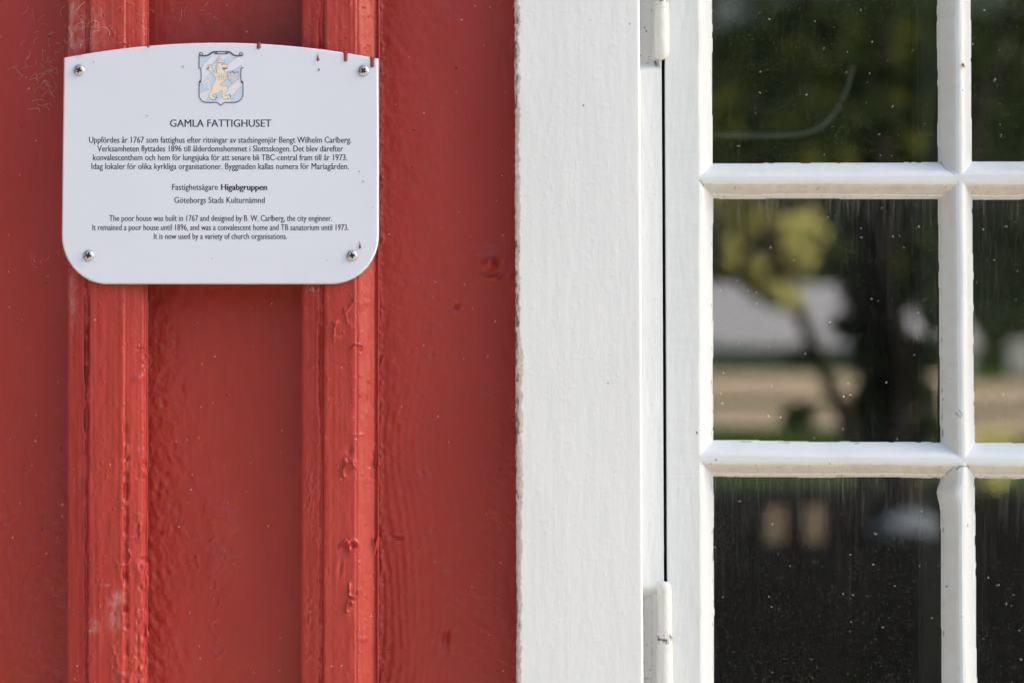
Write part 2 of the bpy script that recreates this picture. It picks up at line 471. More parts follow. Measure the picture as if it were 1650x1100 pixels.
def relief_batten(which):
    seed = 100 + 17 * which
    def fn(PX, PY, f, y):
        h = 0.045 * fbm(PX / 3.4, PY / 170.0, seed, 2) + 0.10 * fbm(PX / 14.0, PY / 34.0, seed + 3, 2) + 0.045 * fbm(PX / 6.0, PY / 9.0, seed + 4, 2)
        d = vn(PX / 4.0, PY / 5.0, seed + 5); h = h + 0.8 * np.clip(d - 0.78, 0, 1) * 2
        h = h + 0.05 * vn(PX / 5.0, PY / 260.0, seed + 8) * (f > 0.08)
        gl = sstep(0.20, 0.235, f) * sstep(0.30, 0.265, f)
        h = h - 0.7 * gl * sstep(0.1, 0.5, vn(PY / 45.0, 0 * PX, seed + 9))            # open groove here and there
        h = h + 0.35 * gl * vn(PX / 3.0, PY / 9.0, seed + 10)
        h = 1.6 * h
        if which == 1:
            h = h + craters(PX, PY, [(222, 580, 10, 19, .30, 0), (196, 895, 13, 14, .4, 0), (201, 1040, 16, 60, .25, 0)])
            h = h + 1.2 * gauss(PX, PY, 221, 609, 8, 4, -.3) - 1.1 * gauss(PX, PY, 224, 562, 8, 1.8, .2)
            for cx, cy, ry in ((138, 558, 10), (138, 606, 14), (137, 532, 6)):
                h = h - 2.4 * gauss(PX, PY, cx, cy, 2.2, ry)
            g = gauss(PX, 0 * PY, 202.5 + 1.5 * vn(PY / 12.0, 0 * PX, 7), 0, 3.2, 1) * sstep(660, 720, PY)
            h = h - 1.5 * g * (0.55 + 0.6 * vn(PY / 9.0, 0 * PX, 8) + 0.4 * vn(PY / 28.0, 0 * PX, 12))
            q = sstep(214, 222, PX) * sstep(690, 760, PY)
            h = h + q * 0.75 * vn(PX / 5.0, PY / 11.0, 13) * (vn(PY / 26.0, 0 * PX, 14) > -0.25)
            h = h - 1.3 * gauss(PX, PY, 122, 467, 4, 4, .6)
        if which == 2:
            h = h + craters(PX, PY, [(545, 534, 8, 12, .5, .1), (570, 505, 12, 16, .3, 0), (575, 560, 6, 7, .8, .1), (563, 757, 10, 14, .7, 0),
                                     (556, 885, 9, 12, .8, -.4), (571, 950, 8, 10, .8, 0), (563, 978, 6, 7, .9, .2), (604, 742, 5, 14, .6, -.3), (603, 866, 5, 22, .6, 0)])
            h = h + 0.7 * gauss(PX, PY, 566, 745, 7, 12) - 1.0 * gauss(PX, PY, 562, 726, 5, 7) - 1.8 * gauss(PX, PY, 568, 878, 4.5, 4.5)
            h = h + 0.8 * ring(PX, PY, 568, 878, 8, 8, .3) - 0.8 * gauss(PX, PY, 548, 915, 3, 12, .1) - 0.9 * gauss(PX, PY, 552, 880, 8, 3)
            h = h + 0.8 * gauss(PX, PY, 583, 1030, 6, 4) + 0.6 * gauss(PX, PY, 572, 700, 10, 2) 
            k = gauss(PX, PY, 500, 800, 9, 60) + gauss(PX, PY, 497, 1000, 7, 60)
            h = h + 0.7 * k * np.clip(vn(PX / 3.0, PY / 6.0, 15), -.2, 1)
        return 1.5 * h * MM
    return fn

def relief_plain(seed):
    return lambda PX, PY, f, y: paint_relief(PX, PY, seed, 0.12, 0.08) * MM

def chalk_b1(PX, PY, f):
    n = np.clip(fbm(PX / 6.0, PY / 9.0, 51, 3) * 0.5 + 0.5, 0, 1)
    s = 0.8 * gauss(PX, PY, 184, 1000, 8, 14) + 0.9 * gauss(PX, PY, 190, 962, 7, 10) + 0.7 * gauss(PX, PY, 152, 1008, 8, 9) \
        + 0.6 * gauss(PX, PY, 168, 942, 14, 1.6) + 0.5 * gauss(PX, PY, 180, 975, 8, 12)
    rub = 0.55 * sstep(140, 108, PX) * sstep(120, 30, np.abs(PY - 55)) + 0.35 * gauss(PX, PY, 150, 45, 22, 40) + 0.4 * gauss(PX, PY, 115, 480, 6, 45)
    return np.clip((s + rub) * n * 0.9, 0, 0.8)

def chalk_b2(PX, PY, f):
    n = (vn(PX / 2.0, PY / 3.0, 52) > 0.1)
    return np.clip(0.7 * n * gauss(PX, PY, 502, 465, 10, 6), 0, 0.7)

def grime_edge(PX, PY, f):
    return 0.0 * PX

BAT = [(0.03, 0.0165), (0, -0.0185), (0, -0.0205), (0.03, -0.0220), (0.10, -0.0228), (0.235, -0.0252), (0.258, -0.0238), (0.285, -0.0240), (0.298, -0.0272), (0.33, -0.0280),
       (0.70, -0.0280), (0.715, -0.0268), (0.74, -0.0268), (0.80, -0.0240), (0.90, -0.0190), (0.95, -0.0172), (0.965, -0.0165), (0.975, -0.0190), (1, -0.0190), (0.995, -0.0170), (0.965, 0.0165)]

BAT1 = [(0.03, 0.0165), (0, -0.0185), (0, -0.0215), (0.03, -0.0228), (0.10, -0.0236), (0.225, -0.0254), (0.245, -0.0240), (0.262, -0.0242), (0.275, -0.0270), (0.30, -0.0280),
        (0.715, -0.0280), (0.727, -0.0266), (0.745, -0.0266), (0.80, -0.0262), (0.93, -0.0240), (0.955, -0.0225), (0.965, -0.0205), (0.978, -0.0205), (1, -0.0205), (0.992, -0.0185), (0.92, 0.0165)]

def board(L, R, relief, rows=None, ds=0.0009):
    return strip('board', L, R, [(0, 0.029), (0, BOARD_Y), (1, BOARD_Y), (1, 0.0296)], BOARD_Y, relief, RED, house, rows, ds,
                 {'chalk': lambda X, Y, f: 0 * X, 'grime_shade': lambda X, Y, f: 0 * X})

coarse = np.arange(-900, 3501, 50.0)
board((-192, -193), (168, 166), relief_board_a)
board((169, 167), (546, 544), relief_board_b)
board((547, 545), (842, 846), relief_board_c)
strip('batten', (107.5, 104.5), (237.5, 235.5), BAT1, BATTEN_Y, relief_batten(1), RED, house, None, 0.0006, {'chalk': chalk_b1, 'grime_shade': grime_edge})
strip('batten', (485, 483.5), (611, 609.5), BAT, BATTEN_Y, relief_batten(2), RED, house, None, 0.0006, {'chalk': chalk_b2, 'grime_shade': grime_edge})
zero2 = {'chalk': lambda X, Y, f: 0 * X, 'grime_shade': lambda X, Y, f: 0 * X}
# the wall goes on to the left of the photo and to the right of the window
for k in range(1, 9):
    x0 = 168 - 377 * k
    if k >= 2: board((x0 - 377, x0 - 377), (x0 - 1, x0 - 1), relief_plain(300 + k), coarse, 0.004)
    strip('batten', (107 - 377 * k, 106 - 377 * k), (237 - 377 * k, 236 - 377 * k), BAT, BATTEN_Y, relief_plain(330 + k), RED, house, coarse, 0.002, zero2)
for k in range(0, 4):
    x0 = 2216 + 377 * k
    board((x0, x0), (x0 + 376, x0 + 376), relief_plain(400 + k), coarse, 0.004)
    if k: strip('batten', (x0 - 63, x0 - 63), (x0 + 63, x0 + 63), BAT, BATTEN_Y, relief_plain(430 + k), RED, house, coarse, 0.002, zero2)
for k in range(4):   # boards above and below the window
    x0 = 843 + 344 * k
    board((x0, x0), (x0 + 343, x0 + 343), relief_plain(450 + k), np.arange(-900, -399, 50.0), 0.004)
    board((x0, x0), (x0 + 343, x0 + 343), relief_plain(460 + k), np.arange(1450, 3501, 50.0), 0.004)

# ------------------------------------------------------------------ the window
window = thing('window', 'white painted casement window with small panes beside the red boards', 'window', (0.35, 0.0, 1.2))

def casing_relief(seed, left_edge):
    def fn(PX, PY, f, y):
        h = 0.10 * fbm(PX / 9.0, PY / 60.0, seed, 3) + 0.16 * fbm(PX / 26.0, PY / 60.0, seed + 2, 3)
        d = vn(PX / 5.0, PY / 6.0, seed + 4); h = h + 0.9 * np.clip(d - 0.70, 0, 1)
        d = vn(PX / 11.0, PY / 9.0, seed + 5); h = h + 0.7 * np.clip(d - 0.66, 0, 1)
        h = h - 0.5 * np.clip(vn(PX / 6.0, PY / 10.0, seed + 6) - 0.75, 0, 1)
        h = h * 0.38
        if left_edge:
            e = sstep(842, 832, PX)
            h = h + e * (0.22 * vn(PY / 7.0, 0 * PX, 91) + 0.28 * vn(PX / 3.0, PY / 4.0, 92) + 0.3 * vn(PY / 40.0, 0 * PX, 93))
        return h * MM
    return fn

def casing_beige(PX, PY, f):
    w = 836.5 + 2.0 * vn(PY / 16.0, 0 * PX, 95) + 1.2 * vn(PY / 4.0, 0 * PX, 96) + 3.0 * (PY > 520) * sstep(520, 560, PY) * sstep(1100, 700, PY) + 3 * PY / 1100
    return np.where(PX < w, 0.75 + 0.25 * vn(PX / 3, PY / 5, 97), 0.0) * sstep(826, 829, PX + 0 * PY)

def casing_grime(PX, PY, f):
    edge = sstep(834.5, 831.5, PX - 3.5 * PY / 1100 + 2.2 * vn(PY / 5.0, 0 * PX, 98) + 1.5 * vn(PY / 17.0, 0 * PX, 99))
    return np.clip(edge * (vn(PX / 2.5, PY / 9.0, 94) + 0.8 * vn(0 * PX, PY / 70.0, 90) > 0.5) * 0.7, 0, 0.9)

ZW = {'beige': lambda X, Y, f: 0 * X, 'grime_shade': lambda X, Y, f: 0 * X, 'dirt': lambda X, Y, f: 0 * X}
CAS = [(0.01, 0.024), (0, -0.0290), (0.006, -0.0302), (0.03, -0.0310), (0.985, -0.0310), (1, -0.0300), (1, -0.008)]
strip('casing', (828.5, 832), (1031, 1037), CAS, CASING_Y, casing_relief(71, True), WHITE, window, rows_dense(1.5, -380, 1430), 0.0007,
      {'beige': casing_beige, 'grime_shade': casing_grime, 'dirt': ZW['dirt']})
strip('casing', (2025, 2029), (2228, 2232), CAS, CASING_Y, casing_relief(72, False), WHITE, window, np.arange(-380, 1431, 12.0), 0.002, ZW)

def px_box(name, x0, x1, r0, r1, y0, y1, mat, parent, bevel=0.002):
    (xa, xb), (za, zb) = UX(np.array([x0, x1]), np.array([r1, r0]), y0)
    return MB().box((xa, y0, za), (xb, y1, zb), bevel).build(name, mat, parent)
px_box('casing', 822, 2238, -590, -384, -0.034, 0.0, WHITE, window)
px_box('window_sill', 800, 2250, 1434, 1500, -0.065, 0.0, WHITE, window)

# fixed frame beside the sash, let in around the hinges
def frame_grid(name, px0, px1, r0, r1, depth):
    cols = np.concatenate([[px0], np.arange(px0, px1, 1.2), [px1, px1]])
    rows = np.arange(r0, r1, 2.0)
    PX, PY = np.meshgrid(cols + 0.0, rows)
    lean = 5.0 * (PY / 1100.0)
    PXl = PX + lean
    Y = depth(PXl, PY)
    h = (0.10 * fbm(PX / 9, PY / 50, 201, 3) + 0.5 * np.clip(vn(PX / 5, PY / 6, 202) - .72, 0, 1)) * MM
    Y = Y - h
    Y[:, 0] = 0.05; Y[:, -1] = 0.055
    X, _ = UX(PXl, PY, FRAME_Y); _, Z = UX(PXl, PY, FRAME_Y)
    V = np.stack([X, Y, Z], -1).reshape(-1, 3)
    rec = recess(PXl, PY)
    at = {'beige': 0.38 * rec + 0 * PX, 'dirt': 0.9 * rec + 0.1, 'grime_shade': np.clip(0.9 * sstep(0.35, 0.8, vn(PX / 3, PY / 8, 203)) * rec * gauss(PXl, 0 * PY, 1057, 0, 4, 1), 0, .9)}
    return link(name, mesh_np(name, V, grid_faces(*PX.shape), True, at), SASHW, window)
def recess(PX, PY):
    w = 2.5 * vn(PX / 9.0, 0 * PY, 205)
    return np.maximum(sstep(114, 98, PY + w), sstep(946, 966, PY + w)) * sstep(1065, 1060, PX)
frame_grid('frame', 1024.0, 1065.5, -380, 1430, lambda PX, PY: FRAME_Y + 0.007 * recess(PX, PY))
px_box('frame', 2019, 2036, -380, 1430, FRAME_Y, 0.05, SASHW, window)
px_box('frame', 1064, 2019, -384, -300, FRAME_Y, 0.05, SASHW, window)
px_box('frame', 1064, 2019, 1345, 1434, FRAME_Y, 0.05, SASHW, window)
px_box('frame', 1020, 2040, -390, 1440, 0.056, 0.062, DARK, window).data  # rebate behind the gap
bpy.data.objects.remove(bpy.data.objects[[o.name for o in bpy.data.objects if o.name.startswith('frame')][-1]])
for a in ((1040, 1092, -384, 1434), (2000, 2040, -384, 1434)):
    px_box('frame_rebate', *a, 0.058, 0.075, DARK, window)  # near-black strip paints in the shade at the back of the gap

# the casement itself: one height field of stiles, muntins and putty bevels
XL = {0: (1148.5, 3.2), 1: (1568.5, 10.0)}      # glass edge at row 0 and its drift over 1100 rows
XR = {0: (1517.0, 8.0), 1: (1938.0, 10.0)}
YT = {0: -140.0, 1: 315.5, 2: 766.5}
YB = {0: 262.0, 1: 711.0, 2: 1168.0}
def yT(j, PX): return YT[j] + (PX - 1150) * {0: 0.0, 1: 0.002, 2: 0.006}[j]
def yB(j, PX): return YB[j] + (PX - 1150) * {0: -0.006, 1: 0.010, 2: 0.0}[j]
def xL(i, PY): return XL[i][0] + XL[i][1] * PY / 1100.0
def xR(i, PY): return XR[i][0] + XR[i][1] * PY / 1100.0
WLs = {0: (19.0, 22.0), 1: (16.0, 20.0)}        # bevel widths: left, right
WT, WB = 19.5, 19.0

def sash_field(PX, PY):
    best = np.full(PX.shape, 1e9); comp = np.zeros(PX.shape)
    for i in (0, 1):
        for j in (0, 1, 2):
            sd = 211 + 7 * i + 3 * j
            wobx = 0.75 * vn(PY / 55.0, 0 * PX, sd) + 0.3 * vn(PY / 13.0, 0 * PX, sd + 1)
            woby = 0.75 * vn(PX / 60.0, 0 * PY, sd + 2) + 0.3 * vn(PX / 12.0, 0 * PY, sd + 50)
            wl, wr = WLs[i]
            if i == 1: wl = 17.0 + 5.0 * sstep(700, 900, PY)
            if i == 0 and j == 2:
                wobx2 = 7.0 * sstep(792, 815, PY) * 0 + 5.5 * gauss(0 * PX, PY, 0, 795, 1, 14)
            else: wobx2 = 0
            d = np.stack([(xL(i, PY) + wobx - PX) / wl, (PX - xR(i, PY) + wobx * 0.9 + wobx2) / wr,
                          (yT(j, PX) + woby - PY) / WT, (PY - yB(j, PX) + woby * 1.2) / WB])
            m = d.max(0); k = 0.035
            s = m + k * np.log(np.exp((d - m) / k).sum(0)) * sstep(-0.6, 0.3, m)
            c = d.argmax(0)
            upd = s < best
            best = np.where(upd, s, best); comp = np.where(upd, c, comp)
    return best, comp

def build_sash():
    def seg(a, b, st): return np.arange(a, b, st)
    cols = np.concatenate([[1071.0, 1071.0], seg(1071.0, 1158, 1.0), seg(1158, 1506, 4.0), seg(1506, 1592, 1.0), seg(1592, 1930, 5.0), seg(1930, 2018, 2.0), [2018, 2018]])
    rows = np.concatenate([[-298], seg(-298, -128, 4.0), seg(-128, 250, 2.5), seg(250, 326, 1.0), seg(326, 698, 2.5), seg(698, 782, 1.0), seg(782, 1100, 2.5), seg(1100, 1340, 4.0), [1340, 1340]])
    PX, PY = np.meshgrid(cols, rows)
    lean = np.where(PX < 1160, 5.0 * (PY / 1100.0) * sstep(1160, 1072, PX), 0.0)
    PX = PX + lean
    s, c = sash_field(PX, PY)
    sc = np.clip(s, 0, 1)
    # bevel; the top bevel ends in a flat lip of putty on the glass
    prof = np.where(c == 2, sstep(0.0, 0.16, sc) * 0.22 + sstep(0.22, 0.34, sc) * 0.10 + np.clip((sc - 0.30) / 0.70, 0, 1) * 0.68, sc ** 0.95)
    prof = np.where(sc >= 0.999, 1.0, prof)
    edge = 0.06 * sstep(1.25, 1.0, s) * sstep(0.8, 1.0, s)
    Y = GLASS_Y + (SASH_Y - GLASS_Y) * (prof - edge)
    bev = (s < 1.0)
    h = 0.07 * fbm(PX / 8, PY / 40, 221, 3) + 0.06 * fbm(PX / 40, PY / 8, 222, 3) + 0.5 * np.clip(vn(PX / 5, PY / 5, 223) - .72, 0, 1)
    h = h + bev * (0.12 * fbm(PX / 13, PY / 13, 224, 2)) + 0.12 * vn(PX / 30, PY / 30, 225) * (s > 0.2)
    Y = Y - h * MM
    Y = np.where(s < 0.02, GLASS_Y + 0.0022, Y)
    Y[:, 0] = 0.05; Y[:, 1] = SASH_Y + 0.004; Y[:, -1] = 0.05; Y[0, :] = 0.05; Y[-1, :] = 0.05
    X, Z = UX(PX, PY, SASH_Y)
    X[:, 0] += 0.0022
    V = np.stack([X, Y, Z], -1).reshape(-1, 3)
    F = grid_faces(*PX.shape)
    keep = (s.reshape(-1)[F].max(1) > -0.06)
    F = F[keep]
    dirt = np.where(bev & (c == 2), 0.60, np.where(bev & (c == 1), 0.18, 0.05)) * (0.5 + 0.9 * np.clip(vn(PX / 25, PY / 25, 228), 0, 1)) + 0.25 * bev * (np.abs(s - 0.02) < .05)
    beige = np.where(bev & (c == 2), 0.85, np.where(bev & (c == 1), 0.55, 0.0)) * (0.85 + 0.25 * vn(PX / 12, PY / 12, 226))  # beige on down- and left-facing bevels paints in warm bounce light
    beige = np.where((c == 2) & (s < 0.26) & (s > -.1), 0.12, beige)
    crack_shade = (np.abs(s - 0.05) < 0.035) * (vn(PX / 14, PY / 14, 227) > 0.7) * 0.5
    def seg_line(x0, y0, x1, y1, w):
        t = np.clip(((PX - x0) * (x1 - x0) + (PY - y0) * (y1 - y0)) / ((x1 - x0) ** 2 + (y1 - y0) ** 2), 0, 1)
        return np.exp(-(((PX - x0 - t * (x1 - x0)) ** 2 + (PY - y0 - t * (y1 - y0)) ** 2) / w ** 2))
    for a in ((1546, 751, 1560, 750.5, 1.0), (1542, 755, 1547, 751, 1.3), (1560, 750.5, 1562, 754, 1.0), (1520, 259, 1525, 270, .8), (1525, 270, 1538, 281, .8), (1128, 291, 1134, 300, .9), (1541, 665, 1548, 672, 1.0), (1545, 660, 1551, 668, .8), (1538, 752, 1528, 764, .9)):
        crack_shade = np.maximum(crack_shade, 0.75 * seg_line(*a))
    crack_shade[:, 0] = 1.0; beige[:, 1] = 0.5  # side face in the gap painted near-black as shade, beige at its front edge
    at = {'beige': np.clip(beige, 0, 1), 'dirt': np.clip(dirt, 0, 1), 'grime_shade': crack_shade}
    used = np.unique(F); mp = np.full(len(V), -1); mp[used] = np.arange(len(used))
    me = mesh_np('sash', V[used], mp[F], True, {k: np.asarray(v).reshape(-1)[used] for k, v in at.items()})
    return link('sash', me, SASHW, window)
sash = build_sash()

PANE_TILT = {(0, 0): (1.15, 0.1), (0, 1): (1.15, 0.05), (0, 2): (1.05, 0.0), (1, 0): (1.0, 0.0), (1, 1): (1.05, 0.1), (1, 2): (1.0, 0.0)}
def pane(i, j):
    """a thin old glass pane, leaning out a touch like the whole casement"""
    px0, px1 = xL(i, 550) - 12, xR(i, 550) + 14
    r0, r1 = YT[j] - 12, YB[j] + 12
    (x0, x1), (z0, z1) = UX(np.array([px0, px1]), np.array([r1, r0]), GLASS_Y)
    nx, nz = 40, 40
    U, W = np.meshgrid(np.linspace(0, 1, nx), np.linspace(1, 0, nz))
    X = x0 + (x1 - x0) * U; Z = z0 + (z1 - z0) * W
    ax, az = PANE_TILT[(i, j)]
    yc = GLASS_Y + 0.0028
    wob = 0.00002 * vn(U * 3, W * 3, 240 + i * 3 + j)
    # top leans out towards the yard
    Y = yc + 0.0022 * 0 - (Z - (z0 + z1) / 2) * math.tan(math.radians(ax)) + (X - (x0 + x1) / 2) * math.tan(math.radians(az)) + wob + 0.002
    V = np.stack([X, Y, Z], -1).reshape(-1, 3)
    V2 = V.copy(); V2[:, 1] += 0.003
    F = grid_faces(nz, nx); F2 = F[:, ::-1] + len(V)
    dust = 0.9 * np.exp(-(1 - W) / 0.06) + 0.35 * np.exp(-(1 - W) / 0.25) + 0.35 * np.exp(-W / 0.05) + 0.12 * np.exp(-U / 0.05) + 0.10 * np.exp(-(1 - U) / 0.04)
    dust = dust * (0.25 if j == 0 else 1.0)
    d = np.concatenate([dust.ravel(), 0 * dust.ravel()])
    me = mesh_np('glass_pane', np.concatenate([V, V2]), np.concatenate([F, F2]), True, {'dust': d})
    return link('glass_pane', me, GLASS, sash)
for i in (0, 1):
    for j in (0, 1, 2): pane(i, j)

# inner sash of the double window
inner = MB()
for x0, x1, r0, r1 in ((1090, 1130, -300, 1340), (1512, 1575, -300, 1340), (1960, 2010, -300, 1340), (1130, 1512, -300, -190), (1130, 1512, 1220, 1340), (1575, 1960, -300, -190), (1575, 1960, 1220, 1340)):
    (xa, xb), (za, zb) = UX(np.array([x0, x1]), np.array([r1, r0]), 0.0)
    inner.box((xa, 0.085, za), (xb, 0.115, zb), 0.003)
inner.build('inner_sash', simple('dark_inner_sash_paint', (0.10, 0.095, 0.09), 0.5), window)

# hinges
def hinge(cx, rows_r, name='hinge', joint=None):
    """lathe of the painted knuckle; rows_r = (row, radius in photo px)"""
    rr = np.array(rows_r, float)
    rows = np.concatenate([np.linspace(a, b, max(2, int(abs(b - a) / 1.5)), endpoint=False) for a, b in zip(rr[:, 0], rr[1:, 0])] + [[rr[-1, 0]]])
    rad = np.interp(rows, rr[:, 0], rr[:, 1])
    seg = 40
    A = np.linspace(0, 2 * math.pi, seg, endpoint=False)
    AA, RR = np.meshgrid(A, rows)
    R = rad[:, None] * (1 + 0.03 * vn(AA * 2 + 3, RR / 14, int(cx) % 91) + 0.02 * vn(AA * 5, RR / 5, 3)) / FPX * 1.93
    x, z = UX(cx + 5.0 * rows / 1100, rows, FRAME_Y)
    yc = FRAME_Y - 0.0022
    V = np.stack([x[:, None] + R * np.cos(AA), yc + R * np.sin(AA), np.broadcast_to(z[:, None], R.shape)], -1).reshape(-1, 3)
    nr = len(rows); F = []
    i = np.arange(nr - 1)[:, None] * seg + np.arange(seg)[None, :]; j = np.arange(nr - 1)[:, None] * seg + (np.arange(seg)[None, :] + 1) % seg
    F = np.stack([i, i + seg, j + seg, j], -1).reshape(-1, 4)[:, ::-1]
    g = 0 * RR; db = 0 * RR
    if joint:
        g = np.exp(-((RR - joint - 3 * vn(AA * 1.5, 0 * RR, 5)) / 2.2) ** 2) * (vn(AA * 4, RR / 4, 6) > -0.25)
        g = g + (vn(AA * 6, RR / 3, 8) > 0.55) * np.exp(-((RR - joint) / 9) ** 2)
        db = np.exp(-((RR - joint) / 12) ** 2)
    at = {'grime_shade': np.clip(g, 0, .92), 'dirt': np.clip(0.15 + db, 0, 1), 'beige': 0.12 + 0.2 * np.clip(np.cos(AA - math.pi), 0, 1)}
    return link(name, mesh_np(name, V, F, True, at), HINGEW, window)
def hinge_leaf(h, r0, r1, cx):
    (xa, xb), (za, zb) = UX(np.array([cx - 13, cx + 4]), np.array([r1, r0]), FRAME_Y)
    MB().box((xa, FRAME_Y + 0.0052, za), (xb, FRAME_Y + 0.0085, zb), 0.0008).build('hinge_leaf', HINGEW, h)
h1 = hinge(1065.5, [(-130, 11), (-3, 11.2), (0, 10.2), (3, 11.2), (6, 11.6), (70, 12.2), (84, 12.0), (90, 10.5), (95, 7.5), (97, 3), (97.3, 0.1)], joint=1)
hinge_leaf(h1, -130, 96, 1065.5)
h2 = hinge(1066.0, [(935.8, 0.1), (936.2, 4.5), (938, 7.5), (941, 9.8), (945, 11.0), (947, 11.3), (948, 10.8), (949, 11.5), (1024, 12.2), (1027.5, 12.0), (1028.5, 11.2), (1030, 12.2), (1040, 12.8), (1160, 13.4), (1172, 11), (1180, 5), (1181, 0.1)], joint=1028)
hinge_leaf(h2, 946, 1172, 1066.0)

# ------------------------------------------------------------------ the sign
sign = thing('sign', 'white information plaque with printed crest and text screwed onto the red battens', 'sign', (-0.25, -0.033, 1.70))
SY = -0.0345                      # front face
def sx(px, py, y=SY):
    x, z = UX(px, py, y); return float(x), float(z)

def sign_outline(inset=0.0):
    P = []
    # top arc through (102,92.5) (355,68) (610,95)
    for t in np.linspace(0, 1, 41):
        x = 102.5 + t * (609.5 - 102.5)
        P.append((x, 93.0 + t * 1.5 - 25.0 * (1 - ((t - 0.5) / 0.5) ** 2) * 1.0))
    def arc(cx, cy, rx, ry, a0, a1, n=26):
        for a in np.linspace(a0, a1, n): P.append((cx + rx * math.cos(a), cy + ry * math.sin(a)))
    P.append((610.0, 240.0))
    arc(533.0, 379.0, 77.0, 78.5, 0, math.pi / 2)
    P.append((355.0, 457.6))
    arc(172.0, 379.0, 73.0, 78.5, math.pi / 2, math.pi)
    P.append((100.5, 240.0))
    if inset:
        Q = []; n = len(P)
        for k in range(n):
            a, b = np.array(P[k - 1]), np.array(P[(k + 1) % n]); t = (b - a); t = t / np.linalg.norm(t)
            Q.append((P[k][0] - t[1] * inset, P[k][1] + t[0] * inset))
        return Q
    return P
def sign_panel():
    bm = bmesh.new()
    layers = [(2.6, SY), (1.0, SY + 0.0006), (0.0, SY + 0.0016), (0.0, SY + 0.0040)]
    rings = [[bm.verts.new((sx(x, y)[0], d, sx(x, y)[1])) for x, y in sign_outline(i)] for i, d in layers]
    n = len(rings[0])
    f = bm.faces.new(rings[0]); 
    edge = []
    for a, b in zip(rings, rings[1:]):
        for k in range(n): edge.append(bm.faces.new((a[k], b[k], b[(k + 1) % n], a[(k + 1) % n])))
    bm.faces.new(rings[-1][::-1])
    bmesh.ops.recalc_face_normals(bm, faces=bm.faces)
    me = bpy.data.meshes.new('panel'); bm.to_mesh(me); bm.free()
    return link('panel', me, ENAMEL, sign)
sign_panel()

def flat_polys(name, polys, mat, parent, layer, tf=None):
    """thin printed shapes on the sign face"""
    V = []; F = []; base_d = SY - 0.00006 * layer; flat = []
    for k, it in enumerate(polys):
        if it and it[0] == 'R': flat += [(q, base_d - 1.2e-6 * k) for q in it[1]]
        else: flat.append((it, base_d - 1.2e-6 * k))
    for P, d in flat:
        P = [tf(*p) if tf else p for p in P]
        co = [(*sx(px, py), ) for px, py in P]
        base = len(V); V += [(x, d, z) for x, z in co]
        for tri in tessellate_polygon([[Vector((x, z, 0)) for x, z in co]]):
            a, b, c = tri
            (x1, z1), (x2, z2), (x3, z3) = co[a], co[b], co[c]
            if (x2 - x1) * (z3 - z1) - (x3 - x1) * (z2 - z1) < 0: b, c = c, b
            F.append((base + a, base + b, base + c))
    return link(name, mesh_np(name, V, F, False), mat, parent)

def ribbon(pts, w, closed=False):
    """polyline -> list of quads of width w"""
    P = [np.array(p, float) for p in pts]; n = len(P); Lf = []; Rt = []
    for k in range(n):
        p0 = P[k - 1] if (closed or k > 0) else P[k]; p2 = P[(k + 1) % n] if (closed or k < n - 1) else P[k]
        t1 = P[k] - p0; t2 = p2 - P[k]
        t1 = t1 / max(np.linalg.norm(t1), 1e-9); t2 = t2 / max(np.linalg.norm(t2), 1e-9)
        t = t1 + t2; t = t / max(np.linalg.norm(t), 1e-9); c = max(0.55, float(np.dot(t, t2 if k < n - 1 or closed else t1)))
        nv = np.array((-t[1], t[0])) * w / 2 / c
        Lf.append(tuple(P[k] + nv)); Rt.append(tuple(P[k] - nv))
    m = n if closed else n - 1
    out = [('R', [[Lf[k], Lf[(k + 1) % n], Rt[(k + 1) % n], Rt[k]] for k in range(m)])]
    return out

def smooth_pts(P, n=4, closed=True):
    P = [np.array(p, float) for p in P]; N = len(P); out = []
    rng = range(N) if closed else range(N - 1)
    for i in rng:
        p0 = P[i - 1] if (closed or i > 0) else P[i]; p1 = P[i]; p2 = P[(i + 1) % N]
        p3 = P[(i + 2) % N] if (closed or i + 2 < N) else p2
        for k in range(n):
            t = k / n
            out.append(tuple(0.5 * ((2 * p1) + (-p0 + p2) * t + (2 * p0 - 5 * p1 + 4 * p2 - p3) * t * t + (-p0 + 3 * p1 - 3 * p2 + p3) * t ** 3)))
    if not closed: out.append(tuple(P[-1]))
    return out

